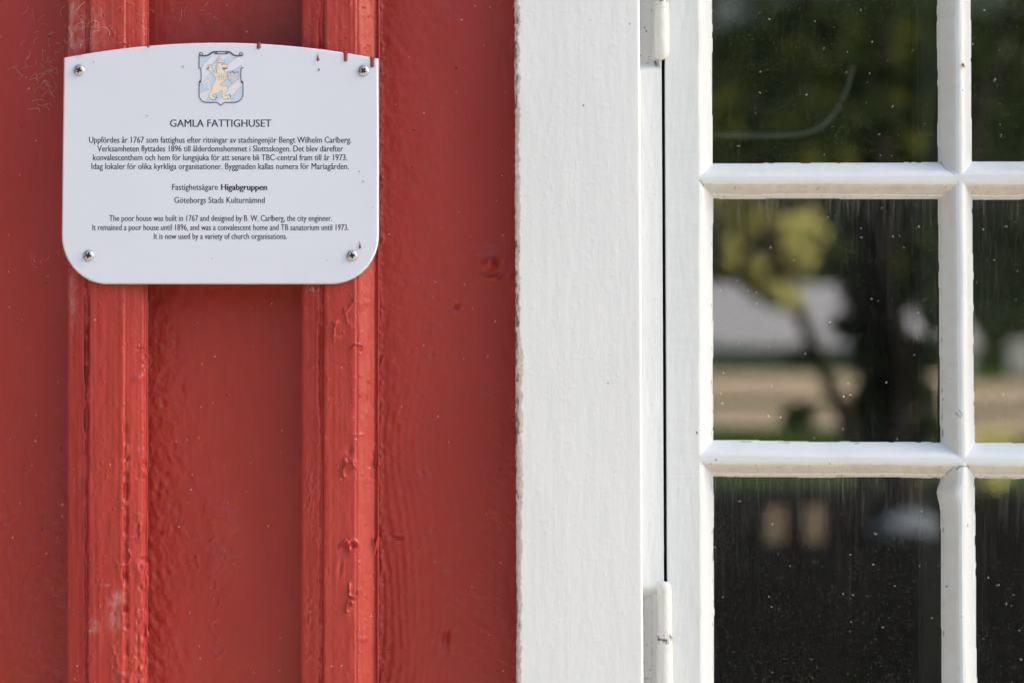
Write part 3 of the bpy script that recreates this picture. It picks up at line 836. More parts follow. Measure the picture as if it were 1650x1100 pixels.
def crest_tf(X, Y): return (315 + X * 85 / 984.0, 80 + Y * 95 / 1100.0)
def build_crest():
    shield = [(70, 120), (66, 335), (70, 345), (102, 368), (105, 590), (72, 612), (68, 840), (76, 895), (108, 948), (160, 979), (220, 990), (390, 990), (432, 1006), (472, 1042),
              (515, 1006), (560, 990), (720, 990), (788, 977), (842, 940), (876, 890), (886, 835), (884, 612), (850, 590), (850, 368), (886, 345), (890, 335), (888, 120),
              (820, 130), (740, 120), (680, 88), (620, 60), (590, 62), (370, 62), (330, 66), (260, 110), (190, 130), (120, 128)]
    root = flat_polys('coat_of_arms', [shield], CREST_PALE, sign, 1, crest_tf)
    blue = [[(85, 145), (310, 135), (240, 190), (160, 270), (122, 345), (105, 355), (85, 335)],
            [(540, 180), (590, 132), (650, 125), (700, 142), (770, 150), (700, 205), (620, 270), (560, 290), (535, 265)],
            [(868, 285), (868, 335), (838, 362), (838, 530), (760, 590), (660, 672), (600, 735), (440, 700), (520, 600), (600, 480), (620, 410), (740, 380)],
            [(118, 612), (180, 560), (265, 430), (330, 480), (380, 560), (330, 660), (280, 735), (150, 780), (84, 812), (84, 622)],
            [(318, 372), (385, 275), (395, 430), (345, 415)],
            [(168, 952), (240, 890), (300, 830), (450, 790), (470, 755), (505, 800), (520, 900), (420, 978), (230, 978)],
            [(655, 968), (722, 850), (800, 742), (874, 682), (872, 860), (836, 925), (780, 966), (720, 978)]]
    flat_polys('blue_bands', blue, CREST_BLUE, root, 2, crest_tf)
    lion = [(400, 270), (480, 255), (540, 275), (605, 290), (590, 325), (545, 340), (510, 355), (540, 385), (545, 410), (580, 440), (597, 500), (570, 560), (510, 612), (465, 665),
            (560, 680), (612, 700), (604, 760), (552, 822), (560, 868), (640, 845), (662, 880), (640, 922), (540, 927), (500, 880), (508, 800), (478, 757), (430, 812), (345, 830),
            (318, 862), (345, 888), (400, 872), (405, 915), (330, 938), (272, 905), (250, 850), (290, 790), (308, 740), (330, 650), (378, 565), (350, 500), (285, 410), (230, 385),
            (212, 345), (240, 330), (232, 285), (265, 300), (285, 275), (312, 345), (332, 410), (392, 445), (388, 350)]
    lion_s = smooth_pts(lion, 3)
    lo = flat_polys('lion', [lion_s], CREST_GOLD, root, 3, crest_tf)
    tail = smooth_pts([(305, 742), (255, 722), (232, 655), (250, 600), (215, 585), (180, 620), (178, 665)], 4, False)
    tail2 = smooth_pts([(250, 600), (268, 540), (240, 480), (195, 472), (170, 500)], 4, False)
    flat_polys('tail', ribbon(tail, 24) + ribbon(tail2, 26), CREST_GOLD, lo, 3, crest_tf)
    fine = ribbon(lion_s, 7, True) + ribbon([(300, 300), (445, 120), (460, 130), (312, 318)], 6, True)
    for x in range(420, 580, 32): fine += ribbon([(x, 440), (x + 6, 500), (x + 2, 575)], 5)
    for yy in range(290, 430, 26): fine += ribbon([(395, yy), (430, yy + 10)], 5)
    fine += ribbon(smooth_pts([(375, 500), (450, 515), (540, 512), (590, 505)], 3, False), 5)
    crown = [(405, 255), (392, 205), (428, 218), (460, 172), (500, 208), (540, 200), (536, 268), (470, 246)]
    fine += ribbon(crown, 7, True) + ribbon([(405, 238), (538, 248)], 5)
    for e in ((215, 585), (560, 700)): pass
    fine += ribbon([(300, 130), (240, 190), (160, 270), (122, 345)], 5) + ribbon([(770, 150), (700, 205), (620, 270)], 5) + ribbon([(865, 288), (740, 380), (610, 415)], 5)
    fine += ribbon([(836, 530), (760, 590), (660, 672), (600, 735)], 5) + ribbon([(872, 684), (800, 742), (722, 850), (655, 966)], 5) + ribbon([(84, 812), (150, 780), (280, 735)], 5)
    flat_polys('crown', [crown], CREST_PALE, lo, 4, crest_tf)
    small = [(592, 412), (640, 430), (700, 405), (760, 430), (800, 405), (818, 480), (772, 585), (690, 640), (620, 560)]
    flat_polys('small_shield', [small], CREST_BLUE, root, 4, crest_tf)
    fine += ribbon(small, 7, True)
    cr = []
    for cx, cy in ((645, 495), (752, 495), (692, 562)):
        cr.append([(cx - 38, cy + 18), (cx - 44, cy - 18), (cx - 18, cy - 6), (cx, cy - 24), (cx + 18, cy - 6), (cx + 44, cy - 18), (cx + 38, cy + 18)])
    flat_polys('small_crowns', cr, CREST_PEACH, root, 5, crest_tf)
    flat_polys('fine_lines', fine, CREST_FINE, root, 6, crest_tf)
    dk = ribbon([(500, 345), (550, 360), (602, 350)], 15) + ribbon([(490, 283), (512, 292)], 12) + ribbon([(510, 372), (545, 378)], 8)
    flat_polys('tongue', dk, CREST_RED, lo, 7, crest_tf)
    cl = []
    for cx, cy in ((318, 935), (372, 922), (398, 900), (395, 872), (608, 918), (655, 895), (655, 865), (630, 845)):
        cl += ribbon([(cx - 7, cy - 5), (cx + 7, cy + 5)], 15)
    cl += ribbon([(218, 378), (262, 335)], 14) + ribbon([(640, 437), (670, 442)], 12) + ribbon([(690, 405), (705, 440)], 10) + ribbon([(715, 430), (745, 452)], 12) + ribbon([(765, 415), (795, 445)], 8)
    outline = ribbon(smooth_pts(shield[:26], 2, False), 15)
    top = smooth_pts([(80, 120), (150, 125), (210, 122), (270, 100), (320, 62), (370, 44), (480, 42), (590, 44), (640, 62), (690, 100), (750, 124), (810, 126), (880, 120)], 4, False)
    top2 = smooth_pts([(120, 118), (200, 114), (250, 94), (310, 52), (350, 40)], 4, False)
    top3 = smooth_pts([(608, 40), (650, 52), (705, 94), (760, 116), (840, 116)], 4, False)
    outline += ribbon(top, 15) + ribbon(top2, 14) + ribbon(top3, 14) + ribbon([(350, 40), (608, 40)], 13) + ribbon([(372, 84), (590, 84)], 13) + ribbon([(400, 50), (400, 86)], 13) + ribbon([(565, 50), (565, 86)], 13)
    for cx, cy, r in ((103, 92, 34), (852, 92, 34), (375, 63, 22), (586, 63, 22), (84, 606, 15), (868, 606, 15)):
        outline += ribbon([(cx + r * math.cos(a), cy + r * math.sin(a)) for a in np.linspace(0, 2 * math.pi, 13)[:-1]], 13, True)
        outline += ribbon([(cx + r * .4 * math.cos(a), cy + r * .4 * math.sin(a)) for a in np.linspace(0, math.pi, 5)], 11)
    flat_polys('shield_outline', outline + cl, CREST_LINE, root, 8, crest_tf)
build_crest()

def text_line(name, body, x0, x1, base, size, weight=0.0, mat=INK):
    """one printed line: built-in font, condensed to the measured width"""
    cu = bpy.data.curves.new(name, 'FONT')
    cu.body = body; cu.size = 1.0; cu.resolution_u = 3
    tmp = bpy.data.objects.new(name, cu); COL.objects.link(tmp)
    dg = bpy.context.evaluated_depsgraph_get(); dg.update()
    me = bpy.data.meshes.new_from_object(tmp.evaluated_get(dg))
    bpy.data.objects.remove(tmp); bpy.data.curves.remove(cu)
    n = len(me.vertices); co = np.zeros(n * 3, np.float32); me.vertices.foreach_get('co', co); co = co.reshape(-1, 3)
    a, b = co[:, 0].min(), co[:, 0].max()
    px = x0 + (co[:, 0] - a) / (b - a) * (x1 - x0)
    py = base - co[:, 1] * size
    X, Z = UX(px, py, SY)
    me.calc_loop_triangles()
    T = np.zeros(len(me.loop_triangles) * 3, np.int32); me.loop_triangles.foreach_get('vertices', T); T = T.reshape(-1, 3)
    bpy.data.meshes.remove(me)
    VV = []; FF = []
    for k, dx in enumerate((-weight, weight) if weight < 0.3 else (-weight, 0.0, weight)):
        FF.append(T + n * k)
        VV.append(np.stack([X + dx / FPX * 1.91, np.full(n, SY - 0.00005 - 0.00001 * k), Z], -1))
    return link(name, mesh_np(name, np.concatenate(VV), np.concatenate(FF), False), mat, sign)
text_line('title_text', 'GAMLA FATTIGHUSET', 274, 437, 204.6, 17.2, 0.28)
LINES = [('Uppfördes år 1767 som fattighus efter ritningar av stadsingenjör Bengt Wilhelm Carlberg.', 143.5, 566, 230.3, 14.2),
         ('Verksamheten flyttades 1896 till ålderdomshemmet i Slottsskogen. Det blev därefter', 157, 553, 244.4, 14.2),
         ('konvalescenthem och hem för lungsjuka för att senare bli TBC-central fram till år 1973.', 150, 559.5, 258.6, 14.2),
         ('Idag lokaler för olika kyrkliga organisationer. Byggnaden kallas numera för Mariagården.', 147.5, 562, 272.8, 14.2),
         ('Fastighetsägare', 277.5, 351, 306.2, 14.2),
         ('Göteborgs Stads Kulturnämnd', 281, 426.5, 327.2, 14.2),
         ('The poor house was built in 1767 and designed by B. W. Carlberg, the city engineer.', 176, 535, 356.2, 13.8),
         ('It remained a poor house until 1896, and was a convalescent home and TB sanatorium until 1973.', 149, 561.5, 371.0, 13.8),
         ('It is now used by a variety of church organisations.', 248, 462.5, 385.2, 13.8)]
for L in LINES: text_line('text_line', *L, weight=0.22)
text_line('bold_text', 'Higabgruppen', 356.5, 430, 306.4, 14.2, 0.55)

def screw(px, py, rot):
    n, m = 72, 26; rmax = 9.0 / FPX * (SY - CAM.y)
    A = np.linspace(0, 2 * math.pi, n, endpoint=False); r = np.linspace(0.001, 1, m)
    AA, RR = np.meshgrid(A, r)
    u, v = RR * np.cos(AA + rot), RR * np.sin(AA + rot)
    dome = 0.0024 * np.sqrt(np.clip(1 - (RR * 0.97) ** 2, 0, 1))
    arm = 0.155; ln = 0.50
    c1 = sstep(arm + .04, arm - .04, np.abs(u)) * sstep(ln + .05, ln - .08, np.abs(v)); c2 = sstep(arm + .04, arm - .04, np.abs(v)) * sstep(ln + .05, ln - .08, np.abs(u))
    slot = np.maximum(np.maximum(c1, c2), sstep(.30, .20, RR))
    h = dome - 0.0022 * slot
    cx, cz = sx(px, py)
    V = np.stack([cx + RR * rmax * np.cos(AA), SY - 0.0001 - h, cz + RR * rmax * np.sin(AA)], -1).reshape(-1, 3)
    i = np.arange(m - 1)[:, None] * n + np.arange(n)[None, :]; j = np.arange(m - 1)[:, None] * n + (np.arange(n)[None, :] + 1) % n
    F = np.stack([i, i + n, j + n, j], -1).reshape(-1, 4)
    V = np.concatenate([V, [[cx, V[0, 1], cz]]])
    at = np.concatenate([np.clip(slot * 0.95 + 0.6 * sstep(.95, 1.0, RR), 0, 1).ravel(), [0.95]])
    return link('screw', mesh_np('screw', V, F, True, {'grime_shade': at}), STEEL, sign)
for p in ((127.5, 113.5, 0.35), (585.5, 114.5, 0.72), (142.5, 411.8, 0.25), (567, 412, -0.2)): screw(*p)

def drip(px, py, w, h, flare=0.0, tail=0.0):
    """a run of red paint with a fat lower end"""
    n, m = 16, 18; V = []; F = []
    for a in range(m):
        t = a / (m - 1); y = py + t * h
        hw = w / 2 * (math.sqrt(max(0, 1 - ((t - 0.75) / 0.25) ** 2)) if t > 0.75 else (0.12 + 0.88 * (t / 0.75) ** 2 if tail else 0.85 + 0.15 * t + flare * math.exp(-t * 9)))
        hw = max(hw, 0.05)
        for b in range(n):
            s = -1 + 2 * b / (n - 1)
            x, z = sx(px + s * hw, y)
            V.append((x, SY - 0.0001 - 0.0011 * (0.4 + 0.6 * t) * math.sqrt(max(0, 1 - s * s)), z))
    F = grid_faces(m, n)
    return link('paint_drip', mesh_np('paint_drip', V, F, True), DRIP, sign)
drip(417, 68.5, 7.0, 11); drip(512.5, 86.5, 5.0, 12.5, tail=1); drip(514, 111, 2.6, 3.4); drip(557, 84.5, 6.5, 15.5, 0.9); drip(600, 92.5, 7.0, 17, 0.8)
drip(580.2, 389, 4.2, 12, tail=1); drip(239, 72.5, 4.5, 4.5, 0.6); drip(585, 291.5, 2.0, 2.4); drip(579, 275.5, 1.6, 2.2)
for a in ((295, 107, 2.0, 2.0), (237, 186, 1.7, 1.7), (151, 99.5, 1.6, 1.6), (130, 88, 2.0, 1.6), (342, 416, 1.4, 1.4), (527, 419, 1.3, 1.3), (601, 334, 1.4, 1.4)): drip(*a)

# ------------------------------------------------------------------ the rest of the house (shades the wall), and the room behind the window
b = MB()
b.box((-2.9, 0.030, 0.0), (0.03, 0.06, 2.75)); b.box((0.68, 0.030, 0.0), (1.5, 0.06, 2.75)); b.box((0.03, 0.0305, 2.02), (0.68, 0.06, 2.75)); b.box((0.03, 0.0305, 0.0), (0.68, 0.06, 1.06))
b.box((-2.9, 0.06, 0.0), (-2.85, 5.0, 2.75)); b.box((1.45, 0.06, 0.0), (1.5, 5.0, 2.75)); b.box((-2.9, 4.95, 0.0), (1.5, 5.0, 2.75))
b.build('wall_frame', RED, house)
b = MB(); b.box((-3.1, -0.12, 2.76), (1.62, 5.4, 2.86), 0.01); b.build('eaves', WHITE, house)
bm = bmesh.new()
vs = [bm.verts.new(p) for p in ((-3.1, -0.16, 2.87), (1.62, -0.16, 2.87), (1.62, 5.45, 2.87), (-3.1, 5.45, 2.87), (-3.1, 2.5, 5.2), (1.62, 2.5, 5.2))]
for f in ((0, 1, 5, 4), (2, 3, 4, 5), (0, 4, 3), (1, 2, 5), (0, 3, 2, 1)): bm.faces.new([vs[k] for k in f])
me = bpy.data.meshes.new('roof'); bm.to_mesh(me); bm.free(); link('roof', me, simple('roof_tile', (0.16, 0.06, 0.04), 0.8), house)
b = MB(); b.box((-2.95, -0.02, -0.1), (1.52, 5.05, 0.12), 0.01); b.build('foundation', simple('foundation_stone', (0.25, 0.24, 0.22), 0.9), house)
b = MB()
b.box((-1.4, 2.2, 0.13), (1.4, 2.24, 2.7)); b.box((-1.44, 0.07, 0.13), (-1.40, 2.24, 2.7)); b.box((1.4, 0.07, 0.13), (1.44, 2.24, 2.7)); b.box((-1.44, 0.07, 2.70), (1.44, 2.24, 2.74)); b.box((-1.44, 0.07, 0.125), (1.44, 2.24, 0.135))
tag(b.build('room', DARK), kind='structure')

# a pale cable looped inside the window
pts = [(1150, 218), (1195, 218), (1260, 218), (1300, 214), (1328, 200), (1350, 175), (1362, 150), (1370, 125), (1373, 105)]
P3 = []
for i, (px, py) in enumerate(smooth_pts(pts, 4, False)):
    x, z = UX(px, py, 0.36); P3.append((float(x), 0.36, float(z)))
cable = MB().tube(P3, 0.0036, 8).build('cable', simple('grey_cable_plastic', (0.62, 0.70, 0.76), 0.4), None, True)
tag(cable, 'pale thin cable curving up inside the dark upper left pane', 'cable')

# cobweb threads on the boards around the upper left of the plaque
def cobweb():
    rs = random.Random(3); m = MB()
    spots = [(150, 50, 45, 35, 34), (80, 100, 28, 60, 30), (40, 60, 40, 50, 14), (70, 150, 26, 50, 26), (60, 420, 40, 40, 6), (232, 20, 14, 20, 5), (300, 20, 60, 16, 7)]
    for cx, cy, rx, ry, n in spots:
        for k in range(n):
            x, y = cx + rs.gauss(0, rx * .6), cy + rs.gauss(0, ry * .6)
            if y > 82 and x > 96: continue
            dep = BATTEN_Y - 0.0012 if 108 < x < 236 else BOARD_Y - 0.0015
            a = rs.uniform(0, 6.28); L = rs.uniform(6, 22); cur = rs.uniform(-.5, .5); P = []
            for q in range(6):
                X, Z = UX(x, y, dep); P.append((float(X), dep - 0.0006 * math.sin(q), float(Z)))
                x += math.cos(a) * L / 5; y += math.sin(a) * L / 5; a += cur
            m.tube(P, rs.uniform(0.00005, 0.00014), 4)
    t = NT('cobweb_silk')
    return m.build('cobweb', t.fin((0.62, 0.50, 0.44), 0.6))
tag(cobweb(), 'wispy cobweb threads on the red boards above and left of the plaque', 'cobweb', None, 'stuff')

# tiny spider on the upright glazing bar
spx, spz = UX(1551, 105.5, SASH_Y)
spx, spz = float(spx), float(spz)
spi = thing('spider', 'tiny brown spider on the upright glazing bar beside the upper panes', 'spider', (spx, SASH_Y, spz))
bm = bmesh.new()
for dx, dz, r in ((0, 0.0004, 0.0011), (0.0005, -0.0012, 0.0007)):
    q = bmesh.ops.create_uvsphere(bm, u_segments=14, v_segments=10, radius=r)
    for v in q['verts']: v.co = Vector((v.co.x * .85 + dx + spx, v.co.y * .7 + SASH_Y - 0.0014, v.co.z + dz + spz))
me = bpy.data.meshes.new('body'); bm.to_mesh(me); bm.free(); SPM = simple('spider_brown', (0.20, 0.10, 0.035), 0.6); link('body', me, SPM, spi)
for sgn in (-1, 1):
    for k in range(4):
        a = math.radians(-60 + 38 * k); p0 = Vector((spx + 0.0003, SASH_Y - 0.0014, spz - 0.0008)); p1 = p0 + Vector((sgn * math.cos(a) * .0014, -0.0006, math.sin(a) * .0014)); p2 = p0 + Vector((sgn * math.cos(a) * .0026, 0.0012, math.sin(a) * .0028))
        MB().tube([p0, p1, p2], [.00014, .00012, .00007], 5).build('leg', SPM, spi)

# ------------------------------------------------------------------ the garden the panes mirror
GZ = 0.0
def sheet(name, x0, x1, y0, y1, z, mat, kind='structure'):
    me = mesh_np(name, [(x0, y0, z), (x1, y0, z), (x1, y1, z), (x0, y1, z)], [(0, 1, 2, 3)], False)
    return tag(link(name, me, mat), kind=kind)
t = NT('lawn_grass')
LAWN = t.fin(t.mix(t.ramp(t.noise((0.4, 0.4, 0.4), 5), 0.3, 0.7), (0.030, 0.055, 0.014), (0.055, 0.085, 0.022)), 0.9, t.bump(t.noise((30, 30, 30), 3), 0.05, 0.8), 0.0)
t = NT('gravel')
GRAVEL = t.fin(t.mix(t.ramp(t.noise((1.5, 1.5, 1.5), 5), 0.3, 0.7), (0.46, 0.34, 0.25), (0.36, 0.27, 0.20)), 0.95)
sheet('lawn', -400, 400, -400, 400, GZ, LAWN)
t = NT('dark_lawn_shade')
LAWN_SHADE = t.fin(t.mix(t.ramp(t.noise((3, 3, 3), 5), 0.35, 0.7), (0.007, 0.0065, 0.007), (0.012, 0.0115, 0.010)), 0.95, t.bump(t.noise((25, 25, 25), 3), 0.04, 0.8), 0.0)
sheet('lawn_shade', -25, 25, -21.5, -7.5, GZ + 0.004, LAWN_SHADE)  # near-black sheet paints the shade lying on the lawn
t = NT('grey_gravel')
GREYG = t.fin(t.mix(t.ramp(t.noise((40, 40, 40), 4), 0.3, 0.7), (0.19, 0.175, 0.145), (0.13, 0.12, 0.10)), 0.95)
sheet('bounce_forecourt', -25, 25, -7.4, -0.03, GZ + 0.004, GREYG)  # unseen gravel ground added to bounce warm light onto the wall
sheet('gravel_path', -60, 60, -41, -33, GZ + 0.004, GRAVEL)
sheet('gravel_yard', -80, 80, -66, -44.5, GZ + 0.004, GRAVEL)

def leaf_mat(name, a, b2):
    t = NT(name)
    info = t.n('ShaderNodeObjectInfo')
    col = t.mix(t.ramp(t.noise((0.9, 0.9, 0.9), 3), 0.35, 0.65), a, b2)
    t.b.inputs['Transmission Weight'].default_value = 0.0
    m = t.fin(col, 0.6, None, 0.1)
    tl = t.n('ShaderNodeBsdfTranslucent'); t.l(col, tl.inputs[0])
    mx = t.n('ShaderNodeMixShader'); mx.inputs[0].default_value = 0.45
    t.l(t.b.outputs[0], mx.inputs[1]); t.l(tl.outputs[0], mx.inputs[2]); t.l(mx.outputs[0], t.out.inputs[0])
    return m
LEAF_Y = leaf_mat('yellow_green_leaves', (0.80, 0.76, 0.36), (0.66, 0.64, 0.24))
LEAF_D = leaf_mat('dark_green_leaves', (0.030, 0.050, 0.014), (0.055, 0.075, 0.018))
BARK = NT('bark'); BARK = BARK.fin(BARK.mix(BARK.noise((20, 20, 4), 4), (0.018, 0.016, 0.014), (0.04, 0.035, 0.03)), 0.9, None, 0.0)

def leaves(name, centres, n, size, mat, parent, seed):
    """many small leaf faces scattered through clumps (x, y, z, rx, ry, rz)"""
    rs = np.random.RandomState(seed); C = np.array(centres, float)
    k = rs.randint(0, len(C), n)
    d = rs.normal(size=(n, 3)); d /= np.linalg.norm(d, axis=1, keepdims=True); d *= rs.uniform(0.25, 1.0, (n, 1)) ** 0.5
    p = C[k, :3] + d * C[k, 3:6]
    u = rs.normal(size=(n, 3)); u /= np.linalg.norm(u, axis=1, keepdims=True)
    w = np.cross(u, rs.normal(size=(n, 3))); w /= np.linalg.norm(w, axis=1, keepdims=True)
    s = size * rs.uniform(0.6, 1.3, (n, 1))
    V = np.stack([p - u * s, p + w * s * 0.45, p + u * s, p - w * s * 0.45], 1).reshape(-1, 3)
    F = np.arange(4 * n).reshape(-1, 4)
    return link(name, mesh_np(name, V, F, False), mat, parent)

def mirror_pt(px, py, L, horizon=503.0):
    """a point L metres in front of the wall seen mirrored at this photo pixel"""
    return ((px - 825) / FPX * (L + 1.95), -L, CAM.z + (horizon - py) / FPX * (L + 1.95))

# slender leaning tree with sunlit yellow-green leaves
tree1 = thing('leaning_tree', 'slender leaning tree with yellow-green leaves mirrored in the middle pane', 'tree', (3.2, -20, 0))
base = Vector((3.25, -20, 0))
a1 = Vector(mirror_pt(1362, 640, 20)); a2 = Vector(mirror_pt(1320, 540, 20)); a3 = Vector(mirror_pt(1272, 430, 20)); a4 = Vector(mirror_pt(1235, 300, 20)); a5 = Vector(mirror_pt(1215, 80, 20))
MB().tube([base, a1, a2, a3, a4, a5], [.085, .075, .068, .06, .05, .03], 10).tube([a3, Vector(mirror_pt(1180, 360, 20.3)), Vector(mirror_pt(1120, 320, 20.4))], [.04, .03, .012], 7) \
    .tube([a4, Vector(mirror_pt(1300, 230, 19.8)), Vector(mirror_pt(1360, 120, 19.7))], [.04, .028, .012], 7).build('trunk', BARK, tree1, True)
cl = []
for px, py, r in ((1165, 330, 20), (1200, 355, 16), (1262, 348, 18), (1270, 405, 22), (1225, 410, 16), (1292, 345, 18), (1245, 450, 20), (1180, 375, 12), (1310, 330, 14), (1215, 290, 30), (1300, 240, 30), (1360, 250, 22), (1320, 60, 40), (1370, 40, 36),
                  (1345, 120, 26), (1280, 180, 34), (1425, 375, 16), (1440, 385, 12), (1180, 160, 40), (1460, 150, 26), (1440, 60, 26), (1310, 225, 14), (1375, 238, 16), (1480, 165, 20), (1355, 95, 18), (1180, 405, 13), (1285, 465, 13), (1215, 335, 17), (1300, 395, 20), (1225, 435, 20), (1325, 360, 15), (1260, 455, 18), (1275, 375, 22), (1180, 322, 18), (1440, 120, 30), (1470, 40, 30), (1400, 170, 24), (1480, 215, 20), (1420, 235, 16), (1130, 300, 40), (1100, 200, 50), (1040, 330, 60)):
    q = mirror_pt(px, py, 20 + random.Random(px).uniform(-1.2, 1.2)); R = r / FPX * 22
    cl.append((*q, R, R * 1.5, R))
LEAF_M = leaf_mat('olive_leaves', (0.26, 0.27, 0.06), (0.16, 0.18, 0.035))
zs = CAM.z + (503 - 285) / FPX * 22
leaves('crown', [c for c in cl if c[2] <= zs], 9000, 0.055, LEAF_Y, tree1, 5)
leaves('upper_crown', [c for c in cl if c[2] > zs], 3600, 0.055, LEAF_M, tree1, 25)

# dark old tree: trunk mirrored at the right of the middle pane, spreading crown above
tree2 = thing('old_tree', 'dark old tree with a thick trunk mirrored at the right of the middle pane', 'tree', (2.95, -16, 0))
q0 = Vector(mirror_pt(1452, 760, 16)); q1 = Vector(mirror_pt(1448, 560, 16)); q2 = Vector(mirror_pt(1425, 380, 16)); q3 = Vector(mirror_pt(1420, 150, 16)); q4 = Vector(mirror_pt(1450, -200, 16))
MB().tube([Vector((q0.x, -16, 0)), q0, q1, q2, q3, q4, q4 + Vector((.2, 0, 2))], [.22, .16, .13, .12, .12, .11, .05], 14) \
    .tube([q3, Vector(mirror_pt(1300, -50, 15.5)), Vector(mirror_pt(1100, -300, 15))], [.1, .07, .03], 8).tube([q2, Vector(mirror_pt(1560, 200, 16.4)), Vector(mirror_pt(1640, -50, 17))], [.12, .09, .04], 8).build('trunk', BARK, tree2, True)
rs = random.Random(4); cl = []
for k in range(34): cl.append((1.2 + rs.uniform(-3.2, 2.2), -15 + rs.uniform(-1.5, 1.8), rs.uniform(3.0, 6.5), rs.uniform(.5, .9), rs.uniform(.5, .9), rs.uniform(.35, .6)))
for px, py, r in ((1430, 640, 26), (1470, 690, 26), (1450, 450, 26), (1490, 380, 24), (1420, 300, 28), (1480, 600, 22), (1385, 450, 15), (1440, 520, 22), (1405, 560, 24), (1500, 540, 26), (1410, 610, 26), (1495, 610, 18), (1395, 520, 16), (1510, 480, 20), (1370, 500, 14), (1400, 340, 26), (1470, 300, 34), (1380, 420, 20), (1500, 420, 22), (1400, 480, 16), (1500, 660, 22), (1420, 670, 24)):
    q = mirror_pt(px, py, 16); R = r / FPX * 18; cl.append((*q, R, R, R))
leaves('crown', cl, 9000, 0.085, LEAF_D, tree2, 6)

# shrubs on the lawn
def shrub(px, py, L, r, n, label, mat=LEAF_D, seed=1):
    x, y, z = mirror_pt(px, py, L); top = z
    o = thing('shrub', label, 'shrub', (x, y, 0), 'garden shrubs')
    rs = random.Random(seed); cl = [(x + rs.uniform(-r, r) * .6, y + rs.uniform(-r, r) * .6, max(.1, top - r * .5 * rs.uniform(.4, 1.6)), r * .55, r * .55, r * .5) for _ in range(7)]
    MB().tube([(x, y, 0), (x + .03, y, top * .5), (x, y + .03, top * .8)], [.03, .022, .01], 6).build('stem', BARK, o, True)
    leaves('foliage', cl, n, 0.06, mat, o, seed)
shrub(1298, 632, 24, .22, 500, 'small round shrub on the lawn by the gravel, mirrored low in the middle pane', seed=11)
shrub(1400, 622, 25, .30, 700, 'dark shrub beside the old tree, mirrored at lower right of the middle pane', seed=12)
shrub(1605, 668, 22, .45, 900, 'yellow-green shrub mirrored at the foot of the right middle pane', LEAF_Y, 13)

# pale low building beyond the yard
gar = thing('garage', 'low pale grey outbuilding mirrored in the centre of the middle pane', 'outbuilding', (10, -78, 0))
PALE = simple('pale_render', (0.78, 0.77, 0.80), 0.8)
b = MB(); b.box((6.2, -84, 0), (11.8, -78, 0.6)); b.build('wall', PALE, gar)
ROOFM = simple('pale_sheet_roof', (0.36, 0.35, 0.41), 0.7)
def gable(x0, x1, y0, y1, z0, z1, par):
    bm = bmesh.new(); ym = (y0 + y1) / 2
    v = [bm.verts.new(p) for p in ((x0, y1, z0), (x1, y1, z0), (x1, y0, z0), (x0, y0, z0), (x0, ym, z1), (x1, ym, z1))]
    for f in ((0, 1, 5, 4), (2, 3, 4, 5), (0, 4, 3), (1, 2, 5), (0, 3, 2, 1)): bm.faces.new([v[k] for k in f])
    bmesh.ops.recalc_face_normals(bm, faces=bm.faces)
    me = bpy.data.meshes.new('roof'); bm.to_mesh(me); bm.free(); return link('roof', me, ROOFM, par)
gable(6.0, 11.9, -84.3, -77.4, 0.62, 2.7, gar)
b = MB(); b.box((9.2, -77.99, 0), (10.1, -77.95, 0.55), .005); b.build('door', simple('dark_door_paint', (0.05, 0.05, 0.055), 0.5), gar)
gar2 = thing('garage', 'smaller pale outbuilding mirrored right of the old tree trunk', 'outbuilding', (14, -76, 0))
b = MB(); b.box((12.7, -81, 0), (15.2, -76, 0.8)); b.build('wall', PALE, gar2)
gable(12.5, 15.4, -81.2, -75.6, 0.82, 1.9, gar2)
wal = thing('garden_wall', 'long pale garden wall mirrored in the right-hand pane', 'wall', (18, -74, 0))
b = MB(); b.box((15.9, -74.3, 0), (24, -74, 1.1), .02); b.build('wall_face', PALE, wal)

# two stakes and a boulder low on the lawn
WOOD = simple('raw_stake_wood', (0.55, 0.40, 0.28), 0.8)
for px0, px1, r0, r1, lab in ((1236, 1261, 782, 838, 'left of two short wooden stakes mirrored in the bottom pane'), (1297, 1322, 780, 842, 'right of two short wooden stakes mirrored in the bottom pane')):
    L = 15.5
    xa, y, zt = mirror_pt(px0, r0, L); xb, _, zb = mirror_pt(px1, r1, L)
    s = MB().box((xa, y - .05, 0), (xb, y + .05, zt), .012).build('stake', WOOD)
    tag(s, lab, 'stake', 'wooden stakes on the lawn')
x, y, z = mirror_pt(1458, 822, 15.5)
bm = bmesh.new(); bmesh.ops.create_icosphere(bm, subdivisions=4, radius=1)
for v in bm.verts:
    v.co *= 1 + 0.12 * math.sin(v.co.x * 3 + 1) * math.cos(v.co.y * 4) + 0.05 * math.sin(v.co.z * 9 + v.co.x * 7)
    v.co = Vector((x + v.co.x * .26, y + v.co.y * .2, max(0, .09 + v.co.z * .12 + v.co.x * 0.03)))
me = bpy.data.meshes.new('boulder'); bm.to_mesh(me); bm.free()
for p in me.polygons: p.use_smooth = True
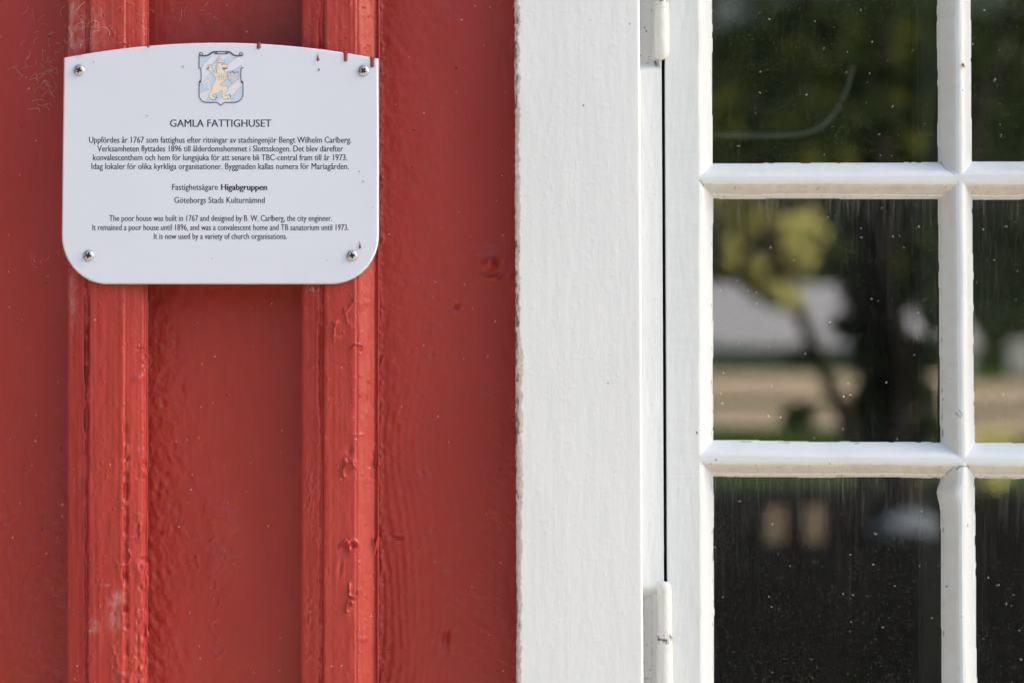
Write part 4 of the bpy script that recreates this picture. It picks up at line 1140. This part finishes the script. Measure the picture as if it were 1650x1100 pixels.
tag(link('boulder', me, simple('blue_grey_stone', (0.17, 0.19, 0.25), 0.8)), 'pale blue-grey boulder mirrored at upper right of the bottom pane', 'boulder')

# tall dark tree added out of view to block the sky on the left
con = thing('sky_blocker_tree', 'tall dark tree added out of view to block light from the left', 'tree', (-4.6, -3.6, 0))
MB().tube([(-4.6, -3.6, 0), (-4.6, -3.6, 5), (-4.6, -3.6, 10)], [.22, .14, .03], 10).build('trunk', BARK, con, True)
rs = random.Random(8); cl = []
for k in range(150):
    hh = rs.uniform(0.5, 9.6); rr = 2.5 * (1 - hh / 10.4) * math.sqrt(rs.uniform(0.15, 1)); aa = rs.uniform(0, 6.283)
    cl.append((-4.6 + rr * math.cos(aa), -3.6 + rr * math.sin(aa), hh, .62, .62, .4))
leaves('crown', cl, 26000, 0.13, LEAF_D, con, 15)

# the wood closing the view: terrain bank with a mass of leaves
t = NT('dark_bank')
BANK = t.fin(t.mix(t.noise((0.3, 0.3, 0.3), 4), (0.012, 0.018, 0.008), (0.022, 0.03, 0.012)), 0.95, None, 0.0)
n = 60
UU, WW = np.meshgrid(np.linspace(-170, 190, 80), np.linspace(0, 1, 16))
Yb = -92 - WW * 45 + 4 * vn(UU / 14, WW * 3, 500); Zb = np.sin(np.clip(WW * 1.15, 0, 1) * math.pi / 2) * (17 + 4 * vn(UU / 22, WW * 2, 501)) - 0.3
tag(link('hill', mesh_np('hill', np.stack([UU, Yb, Zb], -1).reshape(-1, 3), grid_faces(*UU.shape)[:, ::-1], True), BANK), kind='structure')
rs = np.random.RandomState(9); cl = []
for k in range(420):
    w = rs.uniform(0, .8) ** 1.4; xx = rs.uniform(-60, 80)
    r = rs.uniform(1.2, 3.2)
    cl.append((xx, -91 - w * 45, math.sin(min(1, w * 1.15) * math.pi / 2) * 17 + rs.uniform(0, 4), r, r, r * .8))
wood = leaves('woodland', cl, 26000, 0.38, LEAF_D, None, 10)
tag(wood, 'dark green wood closing the view, mirrored in the upper panes', 'woodland', None, 'stuff')
